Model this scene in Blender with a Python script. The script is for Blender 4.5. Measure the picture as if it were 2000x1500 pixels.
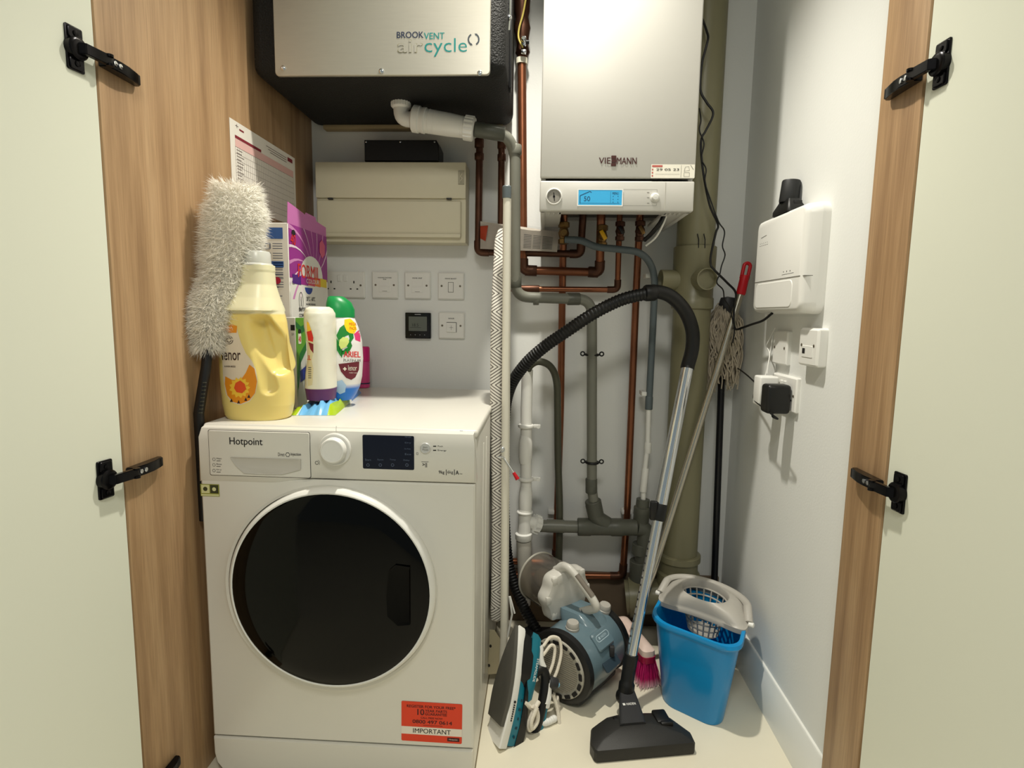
import bpy, bmesh, math, random
from mathutils import Vector, Matrix
from mathutils.bvhtree import BVHTree
for _o in list(bpy.data.objects): bpy.data.objects.remove(_o)
random.seed(7)
SC = bpy.context.scene; COL = SC.collection
V = Vector; PI = math.pi
def R(d): return math.radians(d)

# ------------------------------------------------------------------ camera
F = 1120.0; EYE = V((0, 0, 1.05))
_y = V((60, -135, F)).normalized()
_d = V((-140, 9050, F)); _d = (_d - _y*_d.dot(_y)).normalized()
_z = -_d; _x = _y.cross(_z)
def towards(px, py):
    c = V((px-1000.0, py-750.0, F)); return V((_x.dot(c), _y.dot(c), _z.dot(c)))
def at(px, py, Y): r = towards(px, py); return EYE + r*(Y/r.y)
def atX(px, py, X): r = towards(px, py); return EYE + r*(X/r.x)
def atZ(px, py, Z): r = towards(px, py); return EYE + r*((Z-EYE.z)/r.z)
cam = bpy.data.cameras.new('camera'); camo = bpy.data.objects.new('camera', cam); COL.objects.link(camo)
cam.sensor_fit = 'HORIZONTAL'; cam.sensor_width = 36; cam.lens = F/2000*36; cam.clip_start = 0.01
camo.matrix_world = Matrix(((_x.x, -_x.y, -_x.z, EYE.x), (_y.x, -_y.y, -_y.z, EYE.y), (_z.x, -_z.y, -_z.z, EYE.z), (0, 0, 0, 1)))
SC.camera = camo
# ------------------------------------------------------------------ light
SC.view_settings.view_transform = 'Standard'; SC.view_settings.look = 'None'
SC.view_settings.gamma = 1; SC.view_settings.use_curve_mapping = False
SC.view_settings.exposure = 0.0
W = bpy.data.worlds.new('world'); SC.world = W; W.use_nodes = True
W.node_tree.nodes['Background'].inputs[0].default_value = (0.88, 1.0, 1.0, 1)
W.node_tree.nodes['Background'].inputs[1].default_value = 0.24
def lamp(name, kind, loc, power, col, size, rot=None, spread=None):
    l = bpy.data.lights.new(name, kind); l.energy = power; l.color = col
    if kind == 'AREA':
        l.shape = 'DISK'; l.size = size
        if spread: l.spread = spread
    else: l.shadow_soft_size = size
    o = bpy.data.objects.new(name, l); COL.objects.link(o); o.location = loc
    if rot: o.rotation_euler = rot
    return o
_k = lamp('cupboard_downlight', 'SPOT', (-0.03, 1.33, 2.38), 112, (1, 0.955, 0.84), 0.03); _k.data.spot_size = math.radians(110); _k.data.spot_blend = 1.0
lamp('hall_downlight', 'AREA', (0.0, -0.35, 2.40), 20, (1, 0.97, 0.88), 0.5)
try:
    SC.cycles.max_bounces = 10; SC.cycles.transmission_bounces = 10; SC.cycles.sample_clamp_indirect = 6; SC.cycles.use_denoising = True
except Exception: pass

# ------------------------------------------------------------------ materials
def lin(c):
    return tuple(((v/255)/12.92 if v/255 <= 0.04045 else ((v/255+0.055)/1.055)**2.4) for v in c)
_m = {}
def mat(name, col, rough=0.5, metal=0.0, noise=0.04, nscale=30, bump=0.0, bscale=200, trans=0.0, emit=0.0, coat=0.0, sss=0.0, alpha=1.0, ior=1.45, stretch=None):
    if name in _m: return _m[name]
    m = bpy.data.materials.new(name); m.use_nodes = True; N = m.node_tree.nodes; L = m.node_tree.links
    b = N['Principled BSDF']; c = lin(col)
    tc = N.new('ShaderNodeTexCoord'); mp = N.new('ShaderNodeMapping'); L.new(tc.outputs['Object'], mp.inputs[0])
    if stretch: mp.inputs['Scale'].default_value = stretch
    nz = N.new('ShaderNodeTexNoise'); nz.inputs['Scale'].default_value = nscale; nz.inputs['Detail'].default_value = 4; L.new(mp.outputs[0], nz.inputs['Vector'])
    mx = N.new('ShaderNodeMix'); mx.data_type = 'RGBA'; L.new(nz.outputs[0], mx.inputs[0])
    mx.inputs[6].default_value = tuple(v*(1-noise) for v in c)+(1,); mx.inputs[7].default_value = tuple(min(1, v*(1+noise)) for v in c)+(1,)
    L.new(mx.outputs[2], b.inputs['Base Color'])
    b.inputs['Roughness'].default_value = rough; b.inputs['Metallic'].default_value = metal; b.inputs['IOR'].default_value = ior
    if trans: b.inputs['Transmission Weight'].default_value = trans
    if coat: b.inputs['Coat Weight'].default_value = coat; b.inputs['Coat Roughness'].default_value = 0.08
    if sss: b.inputs['Subsurface Weight'].default_value = sss; b.inputs['Subsurface Radius'].default_value = (0.02, 0.015, 0.008); b.inputs['Subsurface Scale'].default_value = 0.6
    if alpha < 1: b.inputs['Alpha'].default_value = alpha
    if emit: b.inputs['Emission Color'].default_value = c+(1,); b.inputs['Emission Strength'].default_value = emit
    if bump:
        n2 = N.new('ShaderNodeTexNoise'); n2.inputs['Scale'].default_value = bscale; L.new(mp.outputs[0], n2.inputs['Vector'])
        bp = N.new('ShaderNodeBump'); bp.inputs['Strength'].default_value = bump; bp.inputs['Distance'].default_value = 0.004
        L.new(n2.outputs[0], bp.inputs['Height']); L.new(bp.outputs[0], b.inputs['Normal'])
    _m[name] = m; return m
def math_node(N, L, op, a, b=None):
    n = N.new('ShaderNodeMath'); n.operation = op
    for i, v in enumerate((a, b)):
        if v is None: continue
        if isinstance(v, (int, float)): n.inputs[i].default_value = v
        else: L.new(v, n.inputs[i])
    return n.outputs[0]
def wood(name, c1, c2, c3):
    m = bpy.data.materials.new(name); m.use_nodes = True; N = m.node_tree.nodes; L = m.node_tree.links; b = N['Principled BSDF']
    tc = N.new('ShaderNodeTexCoord'); mp = N.new('ShaderNodeMapping'); L.new(tc.outputs['Object'], mp.inputs[0]); mp.inputs['Scale'].default_value = (9, 9, 0.45)
    n1 = N.new('ShaderNodeTexNoise'); n1.inputs['Scale'].default_value = 3.0; n1.inputs['Detail'].default_value = 6; n1.inputs['Distortion'].default_value = 0.4; L.new(mp.outputs[0], n1.inputs['Vector'])
    mp2 = N.new('ShaderNodeMapping'); L.new(tc.outputs['Object'], mp2.inputs[0]); mp2.inputs['Scale'].default_value = (160, 160, 5)
    n2 = N.new('ShaderNodeTexNoise'); n2.inputs['Scale'].default_value = 2.0; n2.inputs['Detail'].default_value = 3; L.new(mp2.outputs[0], n2.inputs['Vector'])
    r = N.new('ShaderNodeValToRGB'); L.new(n1.outputs[0], r.inputs[0])
    r.color_ramp.elements[0].position = 0.34; r.color_ramp.elements[0].color = lin(c1)+(1,)
    r.color_ramp.elements[1].position = 0.66; r.color_ramp.elements[1].color = lin(c3)+(1,)
    e = r.color_ramp.elements.new(0.5); e.color = lin(c2)+(1,)
    mx = N.new('ShaderNodeMix'); mx.data_type = 'RGBA'; mx.blend_type = 'MULTIPLY'; mx.inputs[0].default_value = 0.3
    r2 = N.new('ShaderNodeValToRGB'); L.new(n2.outputs[0], r2.inputs[0]); r2.color_ramp.elements[0].position = 0.35; r2.color_ramp.elements[0].color = (0.45, 0.4, 0.35, 1); r2.color_ramp.elements[1].position = 0.6
    L.new(r.outputs[0], mx.inputs[6]); L.new(r2.outputs[0], mx.inputs[7]); L.new(mx.outputs[2], b.inputs['Base Color'])
    b.inputs['Roughness'].default_value = 0.5
    bp = N.new('ShaderNodeBump'); bp.inputs['Strength'].default_value = 0.12; bp.inputs['Distance'].default_value = 0.001; L.new(n2.outputs[0], bp.inputs['Height']); L.new(bp.outputs[0], b.inputs['Normal'])
    return m
def zstep(name, z, low, high, rough=0.3, sss=0.0, soft=0.002, axis=2):
    """two colours that meet at a level (liquid in a bottle, bands on a box)"""
    m = mat(name, low, rough, sss=sss); N = m.node_tree.nodes; L = m.node_tree.links; b = N['Principled BSDF']
    g = N.new('ShaderNodeNewGeometry'); s = N.new('ShaderNodeSeparateXYZ'); L.new(g.outputs['Position'], s.inputs[0])
    mr = N.new('ShaderNodeMapRange'); mr.inputs[1].default_value = z-soft; mr.inputs[2].default_value = z+soft; L.new(s.outputs[axis], mr.inputs[0])
    mx = N.new('ShaderNodeMix'); mx.data_type = 'RGBA'; L.new(mr.outputs[0], mx.inputs[0]); mx.inputs[6].default_value = lin(low)+(1,); mx.inputs[7].default_value = lin(high)+(1,)
    L.new(mx.outputs[2], b.inputs['Base Color']); return m

M_wall = mat('white_wall_paint', (228, 229, 226), 0.75, noise=0.015, nscale=3, bump=0.06, bscale=180)
M_wood = wood('oak_laminate', (158, 125, 90), (178, 144, 106), (188, 155, 117))
M_door = mat('cream_door_laminate', (226, 228, 212), 0.45, noise=0.008, nscale=4)
M_skirt = mat('white_gloss_paint', (232, 232, 226), 0.35, noise=0.01)
M_base = mat('brown_base', (116, 100, 82), 0.85, noise=0.2, nscale=14)
M_white = mat('white_enamel', (226, 225, 220), 0.28, noise=0.008, coat=0.25)
M_wplas = mat('white_plastic', (232, 231, 226), 0.35, noise=0.01)
M_cream = mat('cream_plastic', (216, 209, 184), 0.5, noise=0.015)
M_cond = mat('boiler_white_enamel', (204, 202, 196), 0.32, noise=0.008)
M_black = mat('black_plastic', (11, 11, 12), 0.45, noise=0.1)
M_dark = mat('charcoal_plastic', (46, 46, 48), 0.5, noise=0.08, bump=0.1, bscale=500)
M_bmetal = mat('black_nickel', (32, 31, 33), 0.24, metal=0.85, noise=0.1)
M_epp = mat('black_foam', (17, 17, 16), 0.7, noise=0.3, nscale=260, bump=0.7, bscale=260)
M_steel = mat('brushed_steel', (196, 192, 180), 0.36, metal=0.7, noise=0.05, nscale=20, stretch=(1, 1, 12))
M_chrome = mat('chrome', (225, 228, 232), 0.12, metal=1.0, noise=0.02)
M_cop = mat('copper', (140, 88, 62), 0.34, metal=0.8, noise=0.3, nscale=18)
M_copd = mat('old_copper', (86, 56, 42), 0.42, metal=0.7, noise=0.4, nscale=25)
M_brass = mat('brass', (136, 106, 62), 0.4, metal=0.8, noise=0.2)
M_gpipe = mat('grey_waste_plastic', (118, 118, 108), 0.38, noise=0.05)
M_gdark = mat('dark_grey_waste_plastic', (86, 87, 78), 0.4, noise=0.08)
M_soil = mat('olive_grey_soil_plastic', (122, 118, 92), 0.36, noise=0.05, nscale=6)
M_gcond = mat('blue_grey_conduit', (92, 102, 106), 0.42, noise=0.05)
M_hoseg = mat('olive_rubber', (72, 72, 58), 0.45, noise=0.1)
M_blue = mat('blue_plastic', (0, 136, 200), 0.3, noise=0.02, coat=0.2)
M_blued = mat('deep_blue_plastic', (0, 60, 140), 0.35, noise=0.03)
M_greyp = mat('light_grey_plastic', (176, 172, 164), 0.4, noise=0.02)
M_red = mat('red_plastic', (190, 22, 34), 0.35)
M_teal = mat('teal_plastic', (20, 112, 132), 0.3, noise=0.03)
M_slate = mat('slate_blue_plastic', (100, 122, 132), 0.28, noise=0.03, coat=0.3)
M_ink = mat('black_ink', (24, 22, 24), 0.6)
M_inkg = mat('grey_ink', (120, 118, 112), 0.6)
M_glassd = mat('dark_door_glass', (3, 3, 2), 0.07, noise=0.05, ior=1.27)
M_floor = None

# ------------------------------------------------------------------ mesh helpers
def fr(o, x=(1, 0, 0), y=(0, 0, 1)):
    o = V(o); x = V(x).normalized(); y = V(y); y = (y - x*y.dot(x)).normalized(); z = x.cross(y)
    return Matrix(((x.x, y.x, z.x, o.x), (x.y, y.y, z.y, o.y), (x.z, y.z, z.z, o.z), (0, 0, 0, 1)))
def fback(o): return fr(o)                                   # faces the room from the back wall
def fright(o): return fr(o, (0, -1, 0), (0, 0, 1))           # faces the room from the right wall
def fleft(o): return fr(o, (0, 1, 0), (0, 0, 1))
def along(p0, p1):
    z = (V(p1)-V(p0)).normalized(); a = V((0, 0, 1)) if abs(z.z) < 0.9 else V((1, 0, 0)); x = a.cross(z).normalized()
    return fr(p0, x, z.cross(x))
def fillet(pts, b, n=6):
    pts = [V(p) for p in pts]
    if b <= 0 or len(pts) < 3: return pts
    out = [pts[0]]
    for i in range(1, len(pts)-1):
        p, a, c = pts[i], pts[i-1], pts[i+1]
        d = min(b, (p-a).length*0.48, (c-p).length*0.48)
        s = p+(a-p).normalized()*d; e = p+(c-p).normalized()*d
        for k in range(n+1):
            t = k/n; out.append(s*(1-t)**2+p*2*t*(1-t)+e*t*t)
    out.append(pts[-1]); return out
def spline(pts, n=8):
    pts = [V(p) for p in pts]; q = [pts[0]*2-pts[1]]+pts+[pts[-1]*2-pts[-2]]; out = []
    for i in range(1, len(q)-2):
        a, b, c, d = q[i-1:i+3]
        for k in range(n):
            t = k/n; out.append(0.5*((2*b)+(c-a)*t+(2*a-5*b+4*c-d)*t*t+(3*b-a-3*c+d)*t**3))
    out.append(pts[-1]); return out
def rrect(w, h, r, n=5, cx=0, cy=0):
    r = min(r, w/2-1e-5, h/2-1e-5); o = []
    for sx, sy, a0 in ((1, 1, 0), (-1, 1, 90), (-1, -1, 180), (1, -1, 270)):
        for k in range(n+1):
            a = R(a0+90*k/n); o.append((cx+sx*(w/2-r)+r*math.cos(a), cy+sy*(h/2-r)+r*math.sin(a)))
    return o
def circle(r, n=28, cx=0, cy=0, ry=None, a0=0, a1=360):
    ry = r if ry is None else ry; full = abs(a1-a0) >= 360
    return [(cx+r*math.cos(R(a0+(a1-a0)*k/(n if full else n-1))), cy+ry*math.sin(R(a0+(a1-a0)*k/(n if full else n-1)))) for k in range(n)]
_tc = {}
def text_mesh(s, bold):
    k = (s, bold)
    if k not in _tc:
        c = bpy.data.curves.new('t', 'FONT'); c.body = s; c.size = 1; c.offset = bold; c.resolution_u = 3
        o = bpy.data.objects.new('t', c); COL.objects.link(o); dg = bpy.context.evaluated_depsgraph_get(); dg.update()
        me = bpy.data.meshes.new_from_object(o.evaluated_get(dg)); bpy.data.objects.remove(o); _tc[k] = me
    return _tc[k]
class G:
    def __init__(s): s.bm = bmesh.new()
    def add(s, vs, fs, mi=0):
        b = [s.bm.verts.new(v) for v in vs]
        for f in fs:
            try: q = s.bm.faces.new([b[i] for i in f]); q.material_index = mi
            except ValueError: pass
        return s
    def mesh(s, me, M, mi=0):
        n = len(s.bm.verts); nf = len(s.bm.faces); s.bm.from_mesh(me); s.bm.verts.ensure_lookup_table(); s.bm.faces.ensure_lookup_table()
        for v in s.bm.verts[n:]: v.co = M @ v.co
        for f in s.bm.faces[nf:]: f.material_index = mi
        return s
    def box(s, c, sz, bev=0.0, M=None, mi=0, seg=2, taper=None):
        t = bmesh.new(); bmesh.ops.create_cube(t, size=1)
        for v in t.verts:
            v.co = V((v.co.x*sz[0], v.co.y*sz[1], v.co.z*sz[2]))
            if taper and v.co.z > 0: v.co.x *= taper; v.co.y *= taper
        if bev > 0: bmesh.ops.bevel(t, geom=list(t.edges), offset=bev, segments=seg, profile=0.5, affect='EDGES')
        me = bpy.data.meshes.new('tmp'); t.to_mesh(me); t.free()
        s.mesh(me, (M or Matrix.Identity(4)) @ Matrix.Translation(V(c)), mi); bpy.data.meshes.remove(me); return s
    def span(s, a, b, bev=0.0, mi=0, seg=2):
        return s.box([(a[i]+b[i])/2 for i in range(3)], [abs(b[i]-a[i]) for i in range(3)], bev, None, mi, seg)
    def loft(s, rings, cap0=True, cap1=True, mi=0, close=True):
        n = len(rings[0]); vs = [v for r in rings for v in r]; fs = []
        for i in range(len(rings)-1):
            for k in range(n if close else n-1):
                fs.append((i*n+k, i*n+(k+1) % n, (i+1)*n+(k+1) % n, (i+1)*n+k))
        if cap0: fs.append(tuple(range(n))[::-1])
        if cap1: fs.append(tuple((len(rings)-1)*n+k for k in range(n)))
        return s.add(vs, fs, mi)
    def tube(s, pts, r, n=14, cap=True, mi=0, flat=None):
        pts = [V(p) for p in pts]; rs = r if isinstance(r, (list, tuple)) else [r]*len(pts)
        t = (pts[1]-pts[0]).normalized(); a = V((0, 0, 1)) if abs(t.z) < 0.9 else V((1, 0, 0)); u = a.cross(t).normalized(); rings = []
        for i, p in enumerate(pts):
            if i == 0: t2 = (pts[1]-p)
            elif i == len(pts)-1: t2 = (p-pts[i-1])
            else: t2 = (pts[i+1]-pts[i-1])
            t2.normalize(); u = (u-t2*u.dot(t2)).normalized(); w = t2.cross(u)
            f = flat or 1
            rings.append([p+(u*math.cos(2*PI*k/n)*f+w*math.sin(2*PI*k/n))*rs[i] for k in range(n)])
        return s.loft(rings, cap, cap, mi)
    def cyl(s, p0, p1, r0, r1=None, n=24, mi=0, cap=True): return s.tube([p0, p1], [r0, r0 if r1 is None else r1], n, cap, mi)
    def lathe(s, prof, M, n=32, mi=0, cap0=True, cap1=True):
        return s.loft([[M @ V((r*math.cos(2*PI*k/n), r*math.sin(2*PI*k/n), h)) for k in range(n)] for r, h in prof], cap0, cap1, mi)
    def ring(s, R0, r, M, n=48, m=10, mi=0, sy=1.0, sx=1.0):
        rings = []
        for k in range(n+1):
            a = 2*PI*k/n
            rings.append([M @ V(((R0+r*math.cos(2*PI*j/m))*math.cos(a)*sx, (R0+r*math.cos(2*PI*j/m))*math.sin(a), r*sy*math.sin(2*PI*j/m))) for j in range(m)])
        return s.loft(rings, False, False, mi)
    def prism(s, pts, t, M, mi=0, z0=0.0, bev=0.0):
        if bev > 0:
            c = V((sum(p[0] for p in pts)/len(pts), sum(p[1] for p in pts)/len(pts)))
            def sh(d):
                o = []
                n = len(pts)
                for i in range(n):
                    p = V(pts[i]); e1 = (p-V(pts[i-1])); e2 = (V(pts[(i+1) % n])-p)
                    if e1.length < 1e-9: e1 = e2
                    if e2.length < 1e-9: e2 = e1
                    nn = V((-(e1.normalized()+e2.normalized()).y, (e1.normalized()+e2.normalized()).x))
                    nn = nn.normalized() if nn.length > 1e-9 else V((0, 0))
                    o.append(p+nn*d)
                return o
            a2 = sum(pts[i-1][0]*pts[i][1]-pts[i][0]*pts[i-1][1] for i in range(len(pts)))
            q = sh(bev if a2 > 0 else -bev)
            return s.loft([[M @ V((p[0], p[1], z0)) for p in pts], [M @ V((p[0], p[1], z0+t-bev)) for p in pts], [M @ V((p[0], p[1], z0+t)) for p in q]], True, True, mi)
        return s.loft([[M @ V((p[0], p[1], z0)) for p in pts], [M @ V((p[0], p[1], z0+t)) for p in pts]], True, True, mi)
    def flat(s, pts, M, mi=0, z=0.0, rings=0):
        """printed patch in the frame's plane (star shaped outline)"""
        if not rings: return s.add([M @ V((p[0], p[1], z)) for p in pts], [tuple(range(len(pts)))], mi)
        cx = sum(p[0] for p in pts)/len(pts); cy = sum(p[1] for p in pts)/len(pts)
        R_ = [[M @ V((cx+(p[0]-cx)*k/rings, cy+(p[1]-cy)*k/rings, z)) for p in pts] for k in range(1, rings+1)]
        return s.loft(R_, True, False, mi)
    def band(s, outer, inner, M, mi=0, z=0.0, close=True):
        return s.loft([[M @ V((p[0], p[1], z)) for p in outer], [M @ V((p[0], p[1], z)) for p in inner]], False, False, mi, close)
    def line(s, pts, w, M, mi=0, z=0.0):
        for a, b in zip(pts[:-1], pts[1:]):
            a = V(a); b = V(b); d = (b-a); 
            if d.length < 1e-9: continue
            n = V((-d.y, d.x)).normalized()*w/2
            s.add([M @ V((p.x, p.y, z)) for p in (a+n, a-n, b-n, b+n)], [(0, 1, 2, 3)], mi)
        return s
    def text(s, t, M, h=None, w=None, mi=0, z=0.0, bold=0.0, anchor='c', at=(0, 0)):
        if bold > 0.008 and t != '+' and t != '>||':
            hh = h or 0.01
            for k in (-1, 0, 1): s.text(t, M, h, w, mi, z+0.00003*(k+1), 0.0, anchor, (at[0]+k*bold*hh*0.9, at[1]+k*bold*hh*0.25))
            return s
        me = text_mesh(t, bold); xs = [v.co.x for v in me.vertices]; ys = [v.co.y for v in me.vertices]
        if not xs: return s
        x0, x1, y0, y1 = min(xs), max(xs), min(ys), max(ys)
        sy = (h/(y1-y0)) if h else (w/(x1-x0)); sx = (w/(x1-x0)) if w else sy
        ax = {'c': (x0+x1)/2, 'l': x0, 'r': x1}[anchor]
        return s.mesh(me, M @ Matrix.Translation((at[0], at[1], z)) @ Matrix.Diagonal((sx, sy, 1, 1)) @ Matrix.Translation((-ax, -(y0+y1)/2, 0)), mi)
    def ball(s, c, r, M=None, mi=0, n=20):
        r = r if isinstance(r, (tuple, list)) else (r, r, r)
        t = bmesh.new(); bmesh.ops.create_uvsphere(t, u_segments=n, v_segments=max(6, n//2), radius=1); me = bpy.data.meshes.new('tmp'); t.to_mesh(me); t.free()
        s.mesh(me, (M or Matrix.Identity(4)) @ Matrix.Translation(V(c)) @ Matrix.Diagonal((*r, 1)), mi); bpy.data.meshes.remove(me); return s
    def drape(s, src, dirn, off=0.0005, back=0.3):
        bvh = BVHTree.FromBMesh(src.bm)
        for _ in range(4):
            e = [e for e in s.bm.edges if e.calc_length() > 0.004]
            if not e: break
            bmesh.ops.subdivide_edges(s.bm, edges=e, cuts=1, use_grid_fill=True); bmesh.ops.triangulate(s.bm, faces=[f for f in s.bm.faces if len(f.verts) > 4])
        for v in s.bm.verts:
            d = (v.co-EYE).normalized(); h = bvh.ray_cast(v.co-d*0.3, d)
            if h[0] is None: h = bvh.find_nearest(v.co)
            v.co = h[0]-d*off
        return s
ORG = {}
def done(name, g, mats, org, ang=38):
    bm = g.bm; org = V(org)
    for v in bm.verts: v.co -= org
    bmesh.ops.recalc_face_normals(bm, faces=bm.faces)
    for f in bm.faces: f.smooth = True
    me = bpy.data.meshes.new(name); bm.to_mesh(me); bm.free()
    for m in (mats if isinstance(mats, (list, tuple)) else [mats]): me.materials.append(m)
    try: me.set_sharp_from_angle(angle=R(ang))
    except Exception: pass
    o = bpy.data.objects.new(name, me); COL.objects.link(o); return o
def thing(name, label, cat, loc, group=None):
    o = bpy.data.objects.new(name, None); o.empty_display_size = 0.05; COL.objects.link(o); o.location = loc
    o['label'] = label; o['category'] = cat
    if group: o['group'] = group
    ORG[o.name] = V(loc); return o
def part(name, g, mats, parent, label=None, ang=38, stuff=False):
    org = ORG[parent.name]; o = done(name, g, mats, org, ang); o.parent = parent; ORG[o.name] = org
    if label: o['label'] = label
    if stuff: o['kind'] = 'stuff'
    return o
def solo(name, g, mats, label, cat, loc=(0, 0, 0), group=None, ang=38):
    o = done(name, g, mats, loc, ang); o.location = loc; ORG[o.name] = V(loc); o['label'] = label; o['category'] = cat
    if group: o['group'] = group
    return o
def struct(name, g, mats):
    o = done(name, g, mats, (0, 0, 0)); o['kind'] = 'structure'; ORG[o.name] = V((0, 0, 0)); return o
# ------------------------------------------------------------------ the setting
YB = 1.88; XR = 0.622; XL = -0.75
def tile_floor():
    m = mat('cream_floor_tile', (228, 221, 200), 0.42, noise=0.05, nscale=7); N = m.node_tree.nodes; L = m.node_tree.links; b = N['Principled BSDF']
    g = N.new('ShaderNodeNewGeometry'); s = N.new('ShaderNodeSeparateXYZ'); L.new(g.outputs['Position'], s.inputs[0])
    fx = math_node(N, L, 'FRACT', math_node(N, L, 'DIVIDE', math_node(N, L, 'ADD', s.outputs[0], 2.535), 1.2))
    fy = math_node(N, L, 'FRACT', math_node(N, L, 'DIVIDE', math_node(N, L, 'ADD', s.outputs[1], 2.56), 1.2))
    k = math_node(N, L, 'MINIMUM', math_node(N, L, 'MINIMUM', math_node(N, L, 'GREATER_THAN', fx, 0.0022), math_node(N, L, 'GREATER_THAN', fy, 0.002)), 1.0)
    src = b.inputs['Base Color'].links[0].from_socket; mx = N.new('ShaderNodeMix'); mx.data_type = 'RGBA'; L.new(k, mx.inputs[0]); mx.inputs[6].default_value = lin((150, 138, 112))+(1,); L.new(src, mx.inputs[7]); L.new(mx.outputs[2], b.inputs['Base Color']); return m
struct('floor', G().span((-2.2, -1.6, -0.06), (2.2, 1.98, 0)), tile_floor())
struct('wall_back', G().span((-0.79, YB, 0), (0.72, 1.98, 2.46)), M_wall)
struct('wall_right', G().span((XR, 1.03, 0), (0.72, YB, 2.46)), M_wall)
struct('wall_left', G().span((-0.79, 0.975, 0), (XL, YB, 2.40), 0.0008), M_wood)
struct('trim_1', G().span((0.604, 1.01, 0), (0.64, 1.13, 2.40), 0.0008), M_wood)
struct('ceiling', G().span((-2.2, -1.6, 2.46), (2.2, 1.98, 2.54)), M_wall)
g = G(); pr = [(0, 0), (0, 0.108), (-0.003, 0.112), (-0.003, 0.116), (-0.006, 0.12), (-0.0115, 0.12), (-0.0115, 0)]
g.loft([[V((XR-0.0115-x, y, z)) for x, z in pr] for y in (1.13, YB)]); struct('baseboard_right', g, M_skirt)
struct('base_strip_back', G().span((XL, 1.868, 0), (XR-0.0115, YB, 0.185), 0.002), M_base)  # plain brown strip along the foot of the back wall
def door(name, x0, y0, sg, A10):
    es = V((sg*math.sin(A10), -math.cos(A10), 0)); n = V((-sg*math.cos(A10), -math.sin(A10), 0)); o = V((x0, y0, 0))
    g = G(); a = [o, o+es*0.5, o+es*0.5-n*0.02, o-n*0.02]
    g.loft([[p+V((0, 0, z)) for p in a] for z in (0.012, 2.38)])
    bmesh.ops.bevel(g.bm, geom=list(g.bm.edges), offset=0.001, segments=1, affect='EDGES')
    struct(name, g, M_door); return o, es, n
D1 = door('door_1', -0.7515, 0.972, -1, R(8)); D2 = door('door_2', 0.606, 1.006, 1, R(4))
def hinge(D, sg, xp, y0, zc, label):
    o, es, n = D; inn = V((-sg, 0, 0)); up = V((0, 0, 1))
    t = thing('door_hinge', label, 'hinge', V((xp, y0+0.04, zc)), 'black cup hinges on the cupboard doors')
    # plate and cup sit on the door's inner face
    c = o+es*(0.038 if sg < 0 else 0.034)+V((0, 0, zc)); P = fr(c, es, up)
    if P.col[2].xyz.dot(n) < 0: P = fr(c, -es, up)
    g = G(); g.prism(rrect(0.030, 0.068, 0.003), 0.003, P, bev=0.0008)
    g.prism(rrect(0.024, 0.018, 0.004, cy=0.023), 0.0055, P, bev=0.001); g.prism(rrect(0.024, 0.018, 0.004, cy=-0.023), 0.0055, P, bev=0.001)
    pl = part('cup_plate', g, M_bmetal, t)
    for s in (1, -1): g = G(); g.lathe([(0.0045, 0.0055), (0.0045, 0.0068), (0.002, 0.0072)], P @ Matrix.Translation((0, s*0.023, 0)), 12); part('screw', g, M_bmetal, pl)
    g = G(); g.lathe([(0.0175, 0.0), (0.0175, 0.010), (0.015, 0.012), (0.011, 0.0125)], P, 24); part('cup', g, M_bmetal, t)
    # knuckle links the cup with the arm
    a0 = V((xp, y0+0.002, zc))+inn*0.014; k0 = c+n*0.008
    g = G(); kp = [k0, c+n*0.018+es*-0.003, a0+inn*0.004+V((0, -0.001, 0)), a0+V((0, 0.010, 0))+inn*0.001]
    kr_ = []
    for i, p in enumerate(kp):
        d = (kp[min(i+1, 3)]-kp[max(i-1, 0)]).normalized(); q = d.cross(up).normalized(); kr_.append([p+up*b*0.0085+q*a*0.0045 for a, b in ((1, 1), (-1, 1), (-1, -1), (1, -1))])
    g.loft(kr_); bmesh.ops.bevel(g.bm, geom=list(g.bm.edges), offset=0.001, segments=2, affect='EDGES')
    for b in (0.0055, -0.0055): g.cyl(a0+inn*0.006+up*b, a0+inn*0.006+up*b*1.7, 0.006, n=12)
    part('knuckle', g, M_bmetal, t)
    A = fr(a0, (0, 1, 0), inn)       # x along the side panel, y towards the room centre
    g = G(); w = 0.0095
    prof = [(-0.002, 0.003), (0.03, 0.006), (0.05, 0.004), (0.078, 0.000), (0.086, -0.004), (0.086, -0.0135), (-0.002, -0.0135)]
    zz = up.dot(A.col[2].xyz)
    g.loft([[A @ V((x, y, -w)) for x, y in prof], [A @ V((x, y, w)) for x, y in prof]]); bmesh.ops.bevel(g.bm, geom=list(g.bm.edges), offset=0.0014, segments=2, affect='EDGES')
    ar = part('arm', g, M_bmetal, t)
    g = G(); g.box((0.058, 0.0050, 0), (0.050, 0.005, 0.0175), 0.0016, A @ Matrix.Rotation(R(-5.5), 4, 'Z')); part('cover_cap', g, M_black, t)
    g = G()
    for x in (0.012, 0.024): g.lathe([(0.0042, 0.0), (0.0042, 0.0075), (0.002, 0.008)], fr(A @ V((x, 0, 0)), A.col[2].xyz, A.col[0].xyz), 12)
    part('adjusting_screw', g, M_chrome, ar)
zl = lambda p: atX(*p, XL).z
hinge(D1, -1, XL, 0.975, atX(205, 118, XL+0.012).z, 'black hinge high on the left door, beside the wood panel')
hinge(D1, -1, XL, 0.975, atX(255, 925, XL+0.012).z, 'black hinge at washing machine height on the left door')
hinge(D1, -1, XL, 0.975, atX(330, 1512, XL+0.012).z, 'dark hinge tip low on the left wood panel at the bottom edge')
hinge(D2, 1, 0.604, 1.01, atX(1785, 148, 0.592).z, 'black hinge high on the right door and its wood stile')
hinge(D2, 1, 0.604, 1.01, atX(1712, 948, 0.592).z, 'black hinge low on the right door and its wood stile')

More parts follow.
